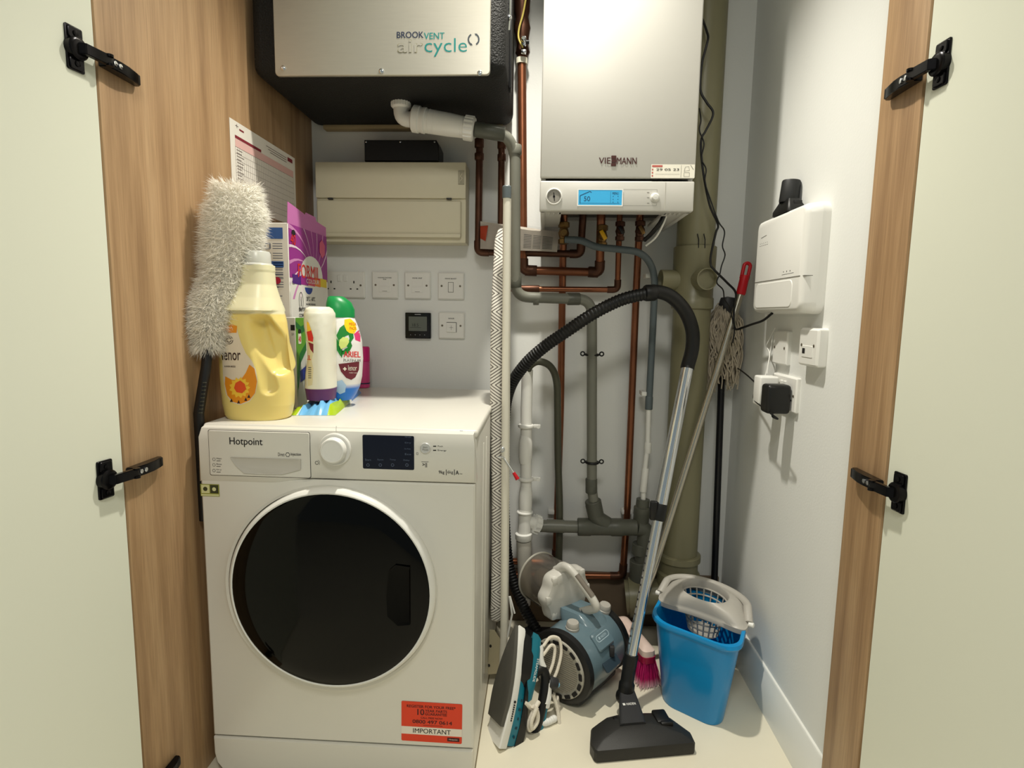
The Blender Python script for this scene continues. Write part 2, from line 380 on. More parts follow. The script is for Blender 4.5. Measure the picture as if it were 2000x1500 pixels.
# ------------------------------------------------------------------ ventilation unit
t = thing('ventilation_unit', 'large black ventilation unit with brushed steel front panel hanging top left', 'ventilation unit', (-0.41, 1.67, 1.63))
g = G(); g.span((-0.738, 1.4705, 1.63), (-0.104, 1.876, 2.32), 0.03, seg=5); cs = part('casing', g, M_epp, t)
FP = fback((0, 1.4705, 0))
g = G(); g.prism(rrect(0.532, 0.70, 0.010, cx=-0.406, cy=1.975), 0.0085, FP, bev=0.0015); fp = part('front_panel', g, M_steel, t, 'brushed steel front panel')
for px, py in ((553, 133), (745, 139), (937, 143)):
    p = at(px, py, 1.462); g = G(); g.lathe([(0.0062, 0), (0.006, 0.002), (0.004, 0.0035), (0.0022, 0.0035), (0.0022, 0.002)], fback((p.x, 1.462, p.z)), 16); part('screw', g, M_chrome, fp)
LG = fback((0, 1.46195, 0))
def L2(px, py, Y): p = at(px, py, Y); return (p.x, p.z)
def put(g, s, a, b, Y, F_, bold=0.0, mi=0, z=0.0004):
    """text filling the box between two points seen at depth Y"""
    p = at(*a, Y); q = at(*b, Y); g.text(s, F_, abs(p.z-q.z), abs(q.x-p.x), mi, z, bold, 'c', ((p.x+q.x)/2, (p.z+q.z)/2)); return g
g = G(); put(g, 'BROOK', (775, 62), (827, 74), 1.4615, LG, 0.02); part('lettering', g, mat('navy_ink', (22, 38, 70), 0.5), fp, 'navy lettering')
M_tealink = mat('teal_ink', (0, 128, 124), 0.5)
g = G(); put(g, 'VENT', (828, 64), (868, 76), 1.4615, LG, 0.02); put(g, 'cycle', (829, 75), (912, 110), 1.4615, LG, -0.006); part('lettering', g, M_tealink, fp, 'teal lettering')
g = G(); put(g, 'air', (776, 77), (826, 103), 1.4615, LG, 0.018, z=0.0003); part('lettering', g, mat('pale_silver_ink', (150, 146, 120), 0.5), fp, 'pale outlined lettering')
g = G(); put(g, 'air', (777.3, 78.2), (824.7, 101.8), 1.4615, LG, 0.004, z=0.0007); part('lettering', g, M_steel, fp)
g = G(); c = L2(925, 77, 1.4615); rr = 0.0145
for a0 in (-62, 118):
    g.band(circle(rr, 14, *c, a0=a0, a1=a0+118), circle(rr*0.74, 14, *c, a0=a0, a1=a0+118), LG, 0, 0.0004, False)
    a = R(a0+118); d = V((-math.sin(a), math.cos(a))); e = V((math.cos(a), math.sin(a))); b = V(c)
    g.flat([tuple(b+e*rr*1.08), tuple(b+e*rr*0.66), tuple(b+e*rr*0.85+d*rr*0.4)], LG, 0, 0.0004)
part('arrow_logo', g, mat('slate_ink', (58, 66, 74), 0.5), fp)
g = G(); g.span((-0.700, 1.845, 1.618), (-0.135, 1.876, 1.631), 0.002); part('rear_strip', g, mat('pale_beige', (170, 152, 118), 0.7), t)  # thin beige strip below the casing's rear bottom edge
p = at(993, 20, 1.56); g = G(); g.tube([(p.x+0.003, 1.56, 2.2), (p.x+0.003, 1.56, p.z-0.01), (p.x, 1.575, p.z-0.04)], 0.004, 8); g.ball((p.x+0.003, 1.555, p.z-0.02), 0.007); part('hanging_wire', g, M_chrome, t)
g = G(); q = at(992, 150, 1.6); g.span((-0.1035, 1.62, q.z-0.02), (-0.098, 1.66, 2.25), 0.001); part('side_bracket', g, M_black, t)

# white condensate trap under the unit
t = thing('condensate_trap', 'white ribbed plastic condensate trap hanging below the black ventilation unit', 'trap', at(783, 205, 1.66))
YT = 1.66; a = at(783, 196, YT); b = at(783, 232, YT); c = at(808, 232, YT); d = at(925, 252, YT); dr = (d-c).normalized()
g = G(); g.tube(fillet([a, b+V((0, 0, -0.002)), c+dr*0.012], 0.05), 0.0205, 20); part('elbow', g, M_wplas, t)
g = G(); g.lathe([(0.0225, 0.0), (0.026, 0.004), (0.026, 0.030), (0.0235, 0.034), (0.0235, 0.04)], fr(a+V((0, 0, -0.022)), (1, 0, 0), (0, 1, 0)), 20)
for k in range(20):
    an = 2*PI*k/20; g.box((0.026*math.cos(an), 0.026*math.sin(an), 0.016), (0.003, 0.003, 0.022), 0, fr(a+V((0, 0, -0.022)), (1, 0, 0), (0, 1, 0)))
part('compression_nut', g, M_wplas, t)
A = along(c, d); Ln = (d-c).length
g = G(); g.lathe([(0.030, -0.004), (0.036, 0.0), (0.036, 0.016), (0.033, 0.018), (0.033, 0.024), (0.0345, 0.026), (0.0345, 0.034), (0.032, 0.036), (0.031, Ln*0.6), (0.028, Ln*0.85), (0.0285, Ln-0.028)], A, 28)
for k in range(7): g.ring(0.0305-0.0006*k, 0.0022, A @ Matrix.Translation((0, 0, 0.045+k*0.0155)), 28, 6)
part('trap_body', g, M_wplas, t)
g = G(); g.lathe([(0.027, Ln-0.028), (0.031, Ln-0.026), (0.031, Ln), (0.028, Ln+0.003)], A, 24)
for k in range(18):
    an = 2*PI*k/18; g.box((0.031*math.cos(an), 0.031*math.sin(an), Ln-0.013), (0.003, 0.004, 0.024), 0, A @ Matrix.Identity(4))
part('outlet_nut', g, M_wplas, t)

# grey waste pipe run from the trap to the lower tee
t = thing('waste_pipe', 'grey waste pipe dropping from the white trap and stepping right', 'pipe', at(1157, 1000, 1.76))
pts = [d+dr*0.004, at(988, 262, 1.67), at(1006, 296, 1.69), at(1006, 580, 1.72), at(1156, 585, 1.76), at(1156, 960, 1.77), at(1164, 1000, 1.775), at(1176, 1024, 1.78)]
g = G(); g.tube(fillet(pts, 0.045, 8), 0.0158, 18); part('pipe', g, M_gpipe, t)
def sleeve(a, b, r, parent, m, name='coupling', n=20):
    A = along(a, b); l = (V(b)-V(a)).length; g = G(); g.lathe([(r*0.93, -0.001), (r, 0.001), (r, l-0.001), (r*0.93, l+0.001)], A, n); return part(name, g, m, parent)
sleeve(d+dr*0.0035, at(985, 262, 1.67), 0.0205, t, M_gdark)
sleeve(at(1006, 284, 1.69), at(1006, 302, 1.69), 0.0185, t, M_gpipe); sleeve(at(1006, 540, 1.72), at(1006, 562, 1.72), 0.019, t, M_gdark)
sleeve(at(1042, 584, 1.735), at(1052, 584, 1.735), 0.0185, t, M_gpipe); sleeve(at(1108, 584, 1.75), at(1132, 584, 1.755), 0.0185, t, M_gdark)
sleeve(at(1155, 935, 1.77), at(1155, 962, 1.77), 0.0185, t, M_gdark)
sleeve(at(1158, 978, 1.775), at(1164, 1008, 1.78), 0.026, t, M_gdark, 'socket')
for y in (693, 903):
    c = at(1156.5, y, 1.77); g = G(); g.ring(0.0185, 0.004, fr(c, (1, 0, 0), (0, 1, 0)), 24, 8)
    for s in (1, -1): g.ring(0.006, 0.0022, fr(c+V((s*0.029, 0, 0.003))), 14, 6); g.box((c.x+s*0.021, c.y, c.z+0.001), (0.008, 0.006, 0.006))
    g.box((c.x, (c.y+YB)/2+0.009, c.z), (0.016, YB-c.y-0.018, 0.012)); part('pipe_clip', g, M_black, t)

# horizontal grey tee run at the bottom
t = thing('waste_tee', 'thick grey horizontal waste pipe with tee low on the back wall', 'pipe', at(1180, 1028, 1.78))
a = at(1050, 1027, 1.78); b = at(1128, 1029, 1.78); c = at(1243, 1030, 1.78)
g = G(); g.tube([a, b], 0.0195, 20); part('pipe', g, M_gpipe, t)
g = G(); A = along(b, c); l = (c-b).length; g.lathe([(0.026, 0), (0.0285, 0.002), (0.0285, 0.04), (0.0265, 0.043), (0.0262, l*0.55), (0.0285, l*0.58), (0.0285, l*0.75), (0.026, l*0.78), (0.026, l)], A, 28); part('tee_body', g, M_gdark, t)
g = G(); g.tube(spline([at(1158, 985, 1.778), at(1166, 1010, 1.779), at(1185, 1024, 1.78)], 6), [0.025]*13, 18); part('swept_branch', g, M_gdark, t)
g = G(); g.tube(fillet([at(1068, 1027, 1.7801), at(1102, 1028, 1.7801)], 0), 0.021, 20); part('coupling', g, M_gpipe, t)
g = G(); g.tube(fillet([c, at(1262, 1033, 1.785), at(1252, 1120, 1.79), at(1250, 1160, 1.79)], 0.05, 8), 0.025, 18); part('bend', g, M_gdark, t)
sleeve(at(1252, 1062, 1.79), at(1250, 1082, 1.79), 0.0275, t, M_gdark); sleeve(at(1250, 1095, 1.79), at(1249, 1132, 1.79), 0.033, t, M_gdark)
g = G(); a = at(1256, 975, 1.79); b = at(1250, 1035, 1.79); A = along(a, b); l = (b-a).length
g.lathe([(0.016, -0.0), (0.021, 0.0), (0.021, 0.024), (0.0265, 0.027), (0.0265, 0.05), (0.025, 0.052), (0.025, l)], A, 24, cap0=True); part('overflow_funnel', g, M_gdark, t)

# white washing machine standpipe
t = thing('standpipe', 'white upright drain standpipe with clips beside the ironing board', 'pipe', at(1025, 1115, 1.75))
YS = 1.75; ps = [(1030, 722), (1028, 800), (1027, 1000)]
g = G(); g.tube([at(*p, YS) for p in ps], 0.0175, 20); part('pipe', g, M_wplas, t)
for y0, y1 in ((850, 905), (950, 1000)):
    g = G(); A = along(at(1027, y0, YS), at(1026, y1, YS)); l = (at(1027, y0, YS)-at(1026, y1, YS)).length
    g.lathe([(0.0176, 0), (0.021, 0.02), (0.0215, l-0.02), (0.018, l)], A, 22); part('coupling', g, M_wplas, t)
for y in (832, 935):
    c = at(1027.5, y, YS); g = G(); g.ring(0.0205, 0.005, fr(c, (1, 0, 0), (0, 1, 0)), 24, 8, sy=1.2); g.box((c.x+0.034, c.y, c.z), (0.022, 0.008, 0.012), 0.002)
    g.lathe([(0.0055, 0), (0.0055, 0.01)], fback((c.x+0.038, c.y, c.z)), 12); g.box((c.x, (c.y+YB)/2+0.012, c.z), (0.014, YB-c.y-0.024, 0.012)); part('pipe_clip', g, M_wplas, t)
g = G(); a = at(1026, 995, YS); b = at(1023, 1052, YS); g.tube([a, b], 0.0205, 20); g.ring(0.022, 0.004, along(at(1025, 1000, YS), b), 24, 8); part('tee_body', g, M_wplas, t)
g = G(); a = at(1024, 1016, YS); b = at(1052, 1026, 1.775); g.tube([a, b], [0.019, 0.021], 18)
A = along(at(1040, 1022, 1.766), b); g.lathe([(0.022, 0), (0.029, 0.003), (0.029, 0.022), (0.025, 0.024)], A, 22)
for k in range(14):
    an = 2*PI*k/14; g.box((0.029*math.cos(an), 0.029*math.sin(an), 0.012), (0.003, 0.005, 0.018), 0, A)
part('branch_nut', g, M_wplas, t)
g = G(); g.lathe([(0.022, 0), (0.027, 0.003), (0.027, 0.02), (0.024, 0.024)], along(at(1023, 1040, YS), at(1023, 1060, YS)), 24); part('lower_nut', g, M_wplas, t)
g = G(); g.tube([at(1023, 1056, YS), at(1024, 1085, YS), at(1025, 1180, YS)], [0.024, 0.023, 0.0185], 20); part('lower_pipe', g, mat('pale_grey_plastic', (196, 192, 182), 0.4), t)

# olive drain hose
g = G(); pp = [at(1031, 735, 1.75), at(1034, 716, 1.74), at(1052, 706, 1.74), at(1075, 716, 1.75), at(1087, 745, 1.77), at(1089, 800, 1.79), at(1090, 900, 1.80), at(1093, 1000, 1.80), at(1091, 1120, 1.80)]
g.tube(spline(pp, 8), 0.0112, 14); solo('drain_hose', g, M_hoseg, 'dark olive drain hose hooked over the top of the white standpipe', 'hose', at(1091, 1120, 1.80))

# ------------------------------------------------------------------ soil pipe
YSO = 1.77; c0 = at(1359.5, 450, YSO); cx = c0.x
t = thing('soil_pipe', 'fat olive grey vertical soil pipe with round bosses in the right corner', 'pipe', (cx, YSO, 0.15))
zt, zb = at(1360, 481, YSO).z, at(1352, 603, YSO).z; zf = at(1345, 1088, YSO).z
g = G(); g.cyl((cx, YSO, zf-0.03), (cx, YSO, 2.4), 0.055, n=40); part('pipe', g, M_soil, t)
g = G(); A = fr((cx, YSO, zb), (1, 0, 0), (0, 1, 0)); h = zt-zb
g.lathe([(0.0555, -0.002), (0.061, 0.0), (0.061, 0.03), (0.058, 0.034), (0.058, h-0.075), (0.061, h-0.07), (0.062, h-0.004), (0.056, h)], A, 40); bo = part('boss_collar', g, M_soil, t)
zm = at(1373, 546, 1.71).z
for an, l in ((R(-80), 0.092), (R(185), 0.10)):
    dv = V((math.cos(an), math.sin(an), 0)); a = V((cx, YSO, zm))+dv*0.04; A = along(a, a+dv)
    g = G(); g.lathe([(0.031, 0), (0.031, l-0.04), (0.028, l-0.04), (0.0265, l-0.052), (0.010, l-0.052)], A, 28); part('boss', g, M_soil, t)
g = G()
for dx in (-0.006, 0.012): g.tube([(cx+dx, YSO-0.0605, zt-0.012), (cx+dx-0.001, YSO-0.062, zt+0.012), (cx+dx-0.005, YSO-0.060, zt+0.028)], 0.0016, 6)
part('wire_ends', g, M_black, t)
g = G(); A = fr((cx, YSO, zf-0.10), (1, 0, 0), (0, 1, 0)); g.lathe([(0.058, 0), (0.066, 0.004), (0.066, 0.05), (0.059, 0.056), (0.059, 0.09), (0.066, 0.094), (0.066, 0.112), (0.057, 0.116)], A, 40); part('socket', g, M_soil, t)
g = G(); g.tube(fillet([(cx, YSO, zf-0.04), (cx, YSO, zf-0.13), (cx-0.16, YSO+0.015, zf-0.15)], 0.09, 8), 0.054, 28)
g.cyl((cx-0.11, YSO+0.012, zf-0.146), (cx-0.15, YSO+0.015, zf-0.149), 0.062, n=28); part('base_bend', g, M_soil, t)
g = G(); g.cyl((cx, YSO, 0.0), (cx, YSO, zf-0.09), 0.05, n=30); part('stub', g, M_soil, t)

# ------------------------------------------------------------------ copper pipes
GP = 'copper pipes on the back wall'
def copper(pts, r, label, m=None, bend=0.03, clips=(), sl=()):
    pts = [at(*p) for p in pts]; t = thing('copper_pipe', label, 'pipe', pts[-1], GP)
    g = G(); g.tube(fillet(pts, bend, 6), r, 16); part('pipe', g, m or M_cop, t)
    for i in range(1, len(pts)-1):      # elbow fittings
        p = pts[i]; a = (pts[i-1]-p).normalized(); b = (pts[i+1]-p).normalized()
        if a.dot(b) > -0.8:
            g = G(); g.tube(fillet([p+a*(bend+0.012), p, p+b*(bend+0.012)], bend, 6), r*1.22, 16); part('elbow', g, M_copd, t)
    for p in clips:
        c = at(*p); g = G(); g.box((c.x, c.y+0.006, c.z), (0.034, 0.03, 0.016), 0.003); part('pipe_clip', g, M_wplas, t)
    for p, q in sl: sleeve(at(*p), at(*q), r*1.3, t, M_copd, 'fitting')
    return t
def valve(t, px, py, Y, lever=None, m=None, s=1.0):
    c = at(px, py, Y); g = G()
    g.lathe([(0.012*s, -0.032*s), (0.016*s, -0.03*s), (0.016*s, -0.018*s), (0.012*s, -0.016*s), (0.014*s, -0.008*s), (0.0165*s, 0), (0.014*s, 0.008*s), (0.012*s, 0.016*s), (0.017*s, 0.018*s), (0.017*s, 0.032*s), (0.013*s, 0.034*s)], fr(c, (1, 0, 0), (0, 1, 0)), 8)
    g.lathe([(0.012*s, 0), (0.012*s, 0.026*s), (0.009*s, 0.03*s)], fback(c), 12); v = part('valve', g, m or M_brass, t)
    if lever:
        g = G(); p = c+V((0, -0.034*s, 0)); g.box((0, 0, 0), (0.030*s, 0.006, 0.012*s), 0.002, Matrix.Translation(p) @ Matrix.Rotation(R(60), 4, 'Y')); part('lever', g, lever, v)
YC = 1.835
copper([(937, 268, YC), (934, 492, YC), (1134, 496, YC), (1138, 432, 1.80), (1140, 405, 1.80)], 0.0112, 'left copper pipe running down and then right to the boiler at the top', M_copd, 0.022, sl=(((936, 272, YC), (936, 288, YC)), ((936, 300, YC), (936, 312, YC))))
copper([(980, 268, YC), (978, 480, YC), (972, 1060, 1.85)], 0.0105, 'short copper pipe with fittings behind the ironing board top', M_copd, 0.02, sl=(((980, 272, YC), (980, 290, YC)), ((980, 302, YC), (980, 314, YC))))
tC = copper([(1018, -60, YC), (1022, 528, YC), (1171, 532, YC), (1174, 432, 1.78), (1174, 405, 1.78)], 0.0132, 'gas copper pipe down the left side of the boiler with taped top', None, 0.024, sl=(((1048, 529, YC), (1026, 528, YC)), ((1150, 531, YC), (1168, 532, YC))))
valve(tC, 1176, 462, 1.78, mat('yellow_lever', (222, 170, 20), 0.4), M_brass, 1.0)
g = G(); A = along(at(1018, -60, YC), at(1021, 110, YC)); l = (at(1018, -60, YC)-at(1021, 110, YC)).length
g.lathe([(0.019, 0), (0.024, 0.03), (0.020, 0.06), (0.026, 0.085), (0.023, 0.12), (0.019, 0.135), (0.025, 0.165), (0.02, 0.19), (0.017, l-0.03), (0.022, l-0.01), (0.016, l)], A, 16); part('bulky_fitting', g, M_copd, tC)
c = at(1023, 82, 1.81); g = G(); g.box(c, (0.014, 0.02, 0.028), 0.003); g.lathe([(0.007, 0), (0.007, 0.015), (0.005, 0.018)], fback(c+V((0, -0.008, 0))), 12); g.box(c+V((0, 0, -0.028)), (0.016, 0.018, 0.012), 0.004); vv = part('test_point', g, M_chrome, tC)
g = G(); g.lathe([(0.006, 0), (0.006, 0.01)], along(c+V((0.006, 0, 0)), c+V((0.016, 0, 0))), 12); part('knob', g, M_black, vv)
c = at(1019, 120, YC); g = G(); g.lathe([(0.0175, -0.008), (0.0175, 0.008)], fr(c, (1, 0, 0), (0, 1, 0)), 20); part('earth_clamp', g, mat('cream_tag', (230, 226, 206), 0.5), tC)
g = G(); g.tube(spline([at(1030, -20, 1.80), at(1022, 25, 1.80), at(1014, 55, 1.80), at(1013, 75, 1.80), at(1021, 93, 1.80)], 6), 0.0028, 8); part('earth_wire', g, mat('yellow_green_wire', (196, 178, 92), 0.5), tC)
tD = copper([(985, 564, YC), (1206, 566, YC), (1210, 432, 1.78), (1211, 405, 1.78)], 0.0088, 'thin copper pipe crossing right under the gas pipe', None, 0.02, sl=(((1053, 564, YC), (1000, 564, YC)),))
valve(tD, 1211, 452, 1.76, M_black, M_copd, 0.85)
tE = copper([(1102, 405, 1.80), (1099, 520, 1.856), (1095, 800, 1.858), (1085, 1097, 1.858), (975, 1096, 1.85)], 0.0112, 'copper riser behind the curved drain hose', None, 0.03, clips=((1080, 999, 1.862),))
valve(tE, 1101, 456, 1.78, None, M_brass, 1.0)
tF = copper([(1251, 405, 1.78), (1246, 500, 1.835), (1243, 560, 1.84), (1225, 1000, 1.845), (1216, 1125, 1.845), (975, 1122, 1.84)], 0.0112, 'rightmost tall copper riser turning left at the bottom', None, 0.03, clips=((1224, 999, 1.85),))
valve(tF, 1250, 452, 1.76, M_brass, M_copd, 0.9)
# boiler overflow line
t = thing('overflow_pipe', 'bluish grey condensate pipe curving from under the boiler down to white fittings', 'pipe', at(1256, 975, 1.79))
g = G(); g.tube(spline([at(1104, 468, 1.76), at(1135, 470, 1.75), at(1165, 482, 1.75), at(1210, 487, 1.75), at(1246, 493, 1.76), at(1268, 512, 1.77), at(1278, 545, 1.78), at(1277, 600, 1.79), at(1272, 700, 1.80), at(1267, 798, 1.80)], 8), 0.0105, 14)
part('pipe', g, M_gcond, t); sleeve(at(1268, 775, 1.80), at(1267, 799, 1.80), 0.0118, t, M_gcond)
g = G(); g.tube([at(1267, 797, 1.80), at(1265, 870, 1.80), at(1258, 930, 1.795), at(1256, 985, 1.79)], 0.0082, 12); part('white_pipe', g, M_wplas, t)
for a, b in (((1266, 864, 1.80), (1265, 884, 1.80)), ((1261, 915, 1.797), (1256, 960, 1.79))): sleeve(at(*a), at(*b), 0.0112, t, M_wplas)
for y in (538, 770):
    c = at(1267 if y < 600 else 1259, y, 1.79); g = G(); g.box((c.x, c.y+0.03, c.z), (0.016, 0.05, 0.014), 0.003); part('pipe_clip', g, M_wplas, t)
# ------------------------------------------------------------------ boiler
t = thing('boiler', 'white wall hung boiler with blue display, pipes leaving its underside', 'boiler', (0.18, 1.70, 1.316))
X0, X1, YF, Z0, ZT = -0.014, 0.376, 1.52, 1.316, 2.05; xc = (X0+X1)/2; zs = 1.394
g = G()
g.span((X0+0.002, YF+0.016, Z0), (X0+0.014, YB-0.004, ZT), 0.002); g.span((X1-0.014, YF+0.016, Z0), (X1-0.002, YB-0.004, ZT), 0.002)
g.span((X0+0.004, YB-0.02, Z0+0.03), (X1-0.004, YB-0.004, ZT)); g.span((X0+0.004, YF+0.016, ZT-0.012), (X1-0.004, YB-0.004, ZT), 0.002)
part('casing', g, M_cond, t)
g = G(); g.span((X0, YF, zs+0.004), (X1, YF+0.018, ZT), 0.004, seg=3); dr_ = part('front_cover', g, M_cond, t)
g = G(); g.span((X0, YF, Z0), (X1, YF+0.03, zs-0.003), 0.004, seg=3); cp = part('control_panel', g, M_cond, t)
g = G(); g.span((X0+0.012, YF+0.02, Z0+0.004), (X0+0.058, YB-0.06, Z0+0.013), 0.002); g.span((X1-0.062, YF+0.02, Z0+0.004), (X1-0.012, YB-0.06, Z0+0.013), 0.002); g.span((X0+0.05, YF+0.025, Z0+0.004), (X1-0.055, YF+0.075, Z0+0.013), 0.002)
for s in (X0+0.026, X1-0.05):
    for k in range(3): g.box((s+0.006*k*2, YF+0.05, Z0+0.004), (0.004, 0.03, 0.008), 0.001)
part('bottom_tray', g, M_cond, t)
g = G(); g.span((X0+0.014, YF+0.03, Z0+0.04), (X1-0.014, YB-0.02, Z0+0.05)); part('underside', g, mat('dark_grey_metal', (70, 66, 60), 0.5, 0.4), t)
g = G(); FB = fback((0, YF-0.0005, 0))
c = at(1110, 441, 1.66); g.span((c.x-0.06, 1.63, 1.335), (c.x+0.03, 1.70, 1.36), 0.004); part('hydraulic_block', g, M_copd, t); g = G(); c = at(1240, 441, 1.66); g.span((c.x-0.04, 1.62, 1.338), (c.x+0.07, 1.70, 1.362), 0.006)
part('hydraulic_block', g, M_copd, t)
g = G(); c = at(1290, 440, 1.62); g.tube(spline([c+V((0.01, 0, 0.03)), c+V((-0.002, 0, 0.005)), c+V((-0.02, 0.02, -0.02)), c+V((-0.035, 0.04, -0.035))], 6), 0.006, 8); part('cable', g, M_black, t)
g = G(); g.tube(spline([c+V((0.016, 0, 0.03)), c+V((0.006, 0, 0.0)), c+V((-0.008, 0.02, -0.03)), c+V((-0.03, 0.04, -0.05))], 6), 0.0028, 8); part('cable', g, M_wplas, t)
# gauge, display, knob
c = at(1082, 384, YF); g = G(); g.lathe([(0.0205, -0.001), (0.0205, 0.003), (0.0185, 0.004), (0.0175, 0.0012)], fback((c.x, YF, c.z)), 36, cap0=False, cap1=False); ga = part('pressure_gauge', g, M_wplas, t)
g = G(); g.lathe([(0.0176, 0.0005), (0.0176, 0.0013)], fback((c.x, YF, c.z)), 36); part('gauge_face', g, mat('gauge_grey', (142, 138, 130), 0.4), ga)
g = G(); A = fback((c.x, YF-0.0018, c.z)); g.line([(-0.001, 0.010), (0.0015, -0.011)], 0.0022, A); g.flat(circle(0.003, 12), A)
for k in range(24):
    a = R(k*15); g.line([(0.0135*math.cos(a), 0.0135*math.sin(a)), (0.0160*math.cos(a), 0.0160*math.sin(a))], 0.0007, A)
part('needle', g, M_ink, ga)
def rectpx(p, q, Y): a = at(*p, Y); b = at(*q, Y); return min(a.x, b.x), max(a.x, b.x), min(a.z, b.z), max(a.z, b.z)
x0, x1, z0, z1 = rectpx((1130, 371), (1214, 401), YF); w, h = x1-x0, z1-z0; mx, mz = (x0+x1)/2, (z0+z1)/2
g = G(); g.prism(rrect(w, h, 0.001, cx=mx, cy=mz), 0.001, fback((0, YF, 0)), z0=0.0); ds = part('display', g, mat('lcd_blue', (60, 158, 205), 0.25, emit=0.32), t, 'glowing blue display')
g = G(); g.band(rrect(w+0.006, h+0.006, 0.002, cx=mx, cy=mz), rrect(w, h, 0.001, cx=mx, cy=mz), fback((0, YF-0.0014, 0))); part('display_bezel', g, M_wplas, t)
g = G(); A = fback((x0, YF-0.0013, z0)); g.line([(w*.04, h*.1), (w*.04, h*.62), (w*.26, h*.9), (w*.3, h*.84)], 0.0016, A); g.line([(w*.04, h*.12), (w*.95, h*.12)], 0.0008, A)
g.text('50', A, h*.32, None, 0, 0, 0, 'c', (w*.2, h*.42)); g.text('MENU', A, h*.16, w*.14, 0, 0, 0.01, 'c', (w*.85, h*.78)); g.line([(w*.74, h*.15), (w*.74, h*.9)], 0.0005, A)
for i in range(2):
    for j in range(3): g.flat(circle(0.0011, 8, cx=w*(.8+.11*i), cy=h*(.2+.19*j)), A)
part('display_marks', g, mat('lcd_dark', (14, 52, 92), 0.4), ds)
c = at(1279, 386, YF); g = G(); g.lathe([(0.0115, 0), (0.0115, 0.003), (0.0095, 0.0035), (0.0095, 0.009), (0.007, 0.012), (0.0, 0.0125)], fback((c.x, YF, c.z)), 28); part('knob', g, M_white, t)
g = G(); A = fback((0, YF-0.0004, 0)); a, b, d, e = rectpx((1216, 370), (1282, 402), YF); g.line([(a, e), (b, e), (b, e-0.006)], 0.0006, A); g.line([(a, d), (b, d), (b, d+0.006)], 0.0006, A)
for y in (376, 386, 397): q = at(1266, y, YF); g.flat(rrect(0.006, 0.0016, 0.0004, cx=q.x, cy=q.z), A)
part('panel_marks', g, M_inkg, cp)
g = G(); q = at(1299, 384, YF); g.span((q.x-0.0006, YF-0.0006, Z0+0.003), (q.x+0.0006, YF+0.001, zs-0.006)); part('panel_seam', g, mat('seam_grey', (190, 186, 176), 0.5), cp)
LB = fback((0, YF-0.0, 0)); M_badge = mat('badge_brown', (72, 38, 34), 0.35, 0.3)
g = G()
for sx_, tx_, p, q in ((0, 'VIE', (1170, 308), (1192, 320)), (0, 'MANN', (1205, 308), (1243, 321))):
    a = at(*p, YF); b = at(*q, YF); g.text(tx_, LB, abs(a.z-b.z), abs(b.x-a.x), 0, 0.0015, 0.018, 'c', ((a.x+b.x)/2, (a.z+b.z)/2))
a = at(1194, 304, YF); b = at(1203, 325, YF); ww = abs(b.x-a.x); hh = abs(a.z-b.z); mx, mz = (a.x+b.x)/2, (a.z+b.z)/2
for k, (o, hgt) in enumerate(((0.34, 0.3), (0.0, 0.3), (-0.34, 0.3))): g.prism(rrect(ww, hh*hgt, 0.0012, cx=mx+(0.0008 if k == 1 else 0), cy=mz+o*hh), 0.002, LB)
part('badge_lettering', g, M_badge, dr_)
x0, x1, z0, z1 = rectpx((1272, 321), (1356, 348), YF); w, h = x1-x0, z1-z0; A = fback((x0, YF-0.0004, z0))
g = G(); g.flat(rrect(w, h, 0.001, cx=w/2, cy=h/2), A); st = part('service_sticker', g, mat('sticker_cream', (240, 236, 222), 0.6), dr_, 'cream service sticker')
g = G(); g.flat(rrect(w*.24, h*.14, 0.0002, cx=w*.14, cy=h*.87), A, 0, 0.0003)
for k in range(3): g.flat(rrect(h*.1, h*.12, 0.0002, cx=w*.035, cy=h*(.62-.23*k)), A, 0, 0.0003)
part('sticker_print', g, mat('sticker_red', (190, 92, 84), 0.6), st)
g = G(); g.text('29 05 23', A, h*.17, w*.52, 0, 0.0003, 0.02, 'l', (w*.12, h*.62)); g.line([(w*.69, h*.05), (w*.69, h*.95)], 0.0005, A, 0, 0.0003); g.line([(w*.1, h*.28), (w*.66, h*.28)], 0.0004, A, 0, 0.0003)
g.band(rrect(w*.13, h*.3, 0.001, cx=w*.82, cy=h*.25), rrect(w*.12, h*.26, 0.001, cx=w*.82, cy=h*.25), A, 0, 0.0003); g.line([(w*.76, h*.45), (w*.78, h*.8), (w*.86, h*.85), (w*.88, h*.55), (w*.76, h*.5)], 0.0006, A, 0, 0.0003); g.line([(w*.9, h*.95), (w*.97, h*.62)], 0.0009, A, 0, 0.0003)
part('sticker_print', g, M_ink, st)

# ------------------------------------------------------------------ consumer unit, black box
YU = 1.795
a = at(615, 316, YU); b = at(909, 474, YU); zc_ = at(700, 389, YU).z; ux0, ux1, uz0, uz1 = a.x, b.x, b.z, a.z
t = thing('consumer_unit', 'wide cream metal consumer unit with lift up cover on the back wall', 'consumer unit', ((ux0+ux1)/2, YB, uz0))
g = G(); g.span((ux0, YU+0.008, uz0), (ux1, YB, uz1), 0.003); bd = part('body', g, M_cream, t)
g = G(); g.span((ux0, YU, zc_+0.004), (ux1, YU+0.012, uz1), 0.0025); part('top_cover', g, M_cream, t)
g = G(); g.span((ux0+0.002, YU-0.002, uz0+0.016), (ux1-0.014, YU+0.012, zc_-0.003), 0.005, seg=3); fl = part('flap', g, M_cream, t)
g = G(); g.span((ux0+0.002, YU-0.007, uz0+0.014), (ux1-0.014, YU+0.01, uz0+0.026), 0.003); part('flap_lip', g, M_cream, fl)
for px in (645, 877): g = G(); c = at(px, 388, YU-0.001); g.span((c.x-0.008, YU-0.003, c.z-0.002), (c.x+0.008, YU+0.004, c.z+0.002), 0.001); part('latch', g, M_dark, t)
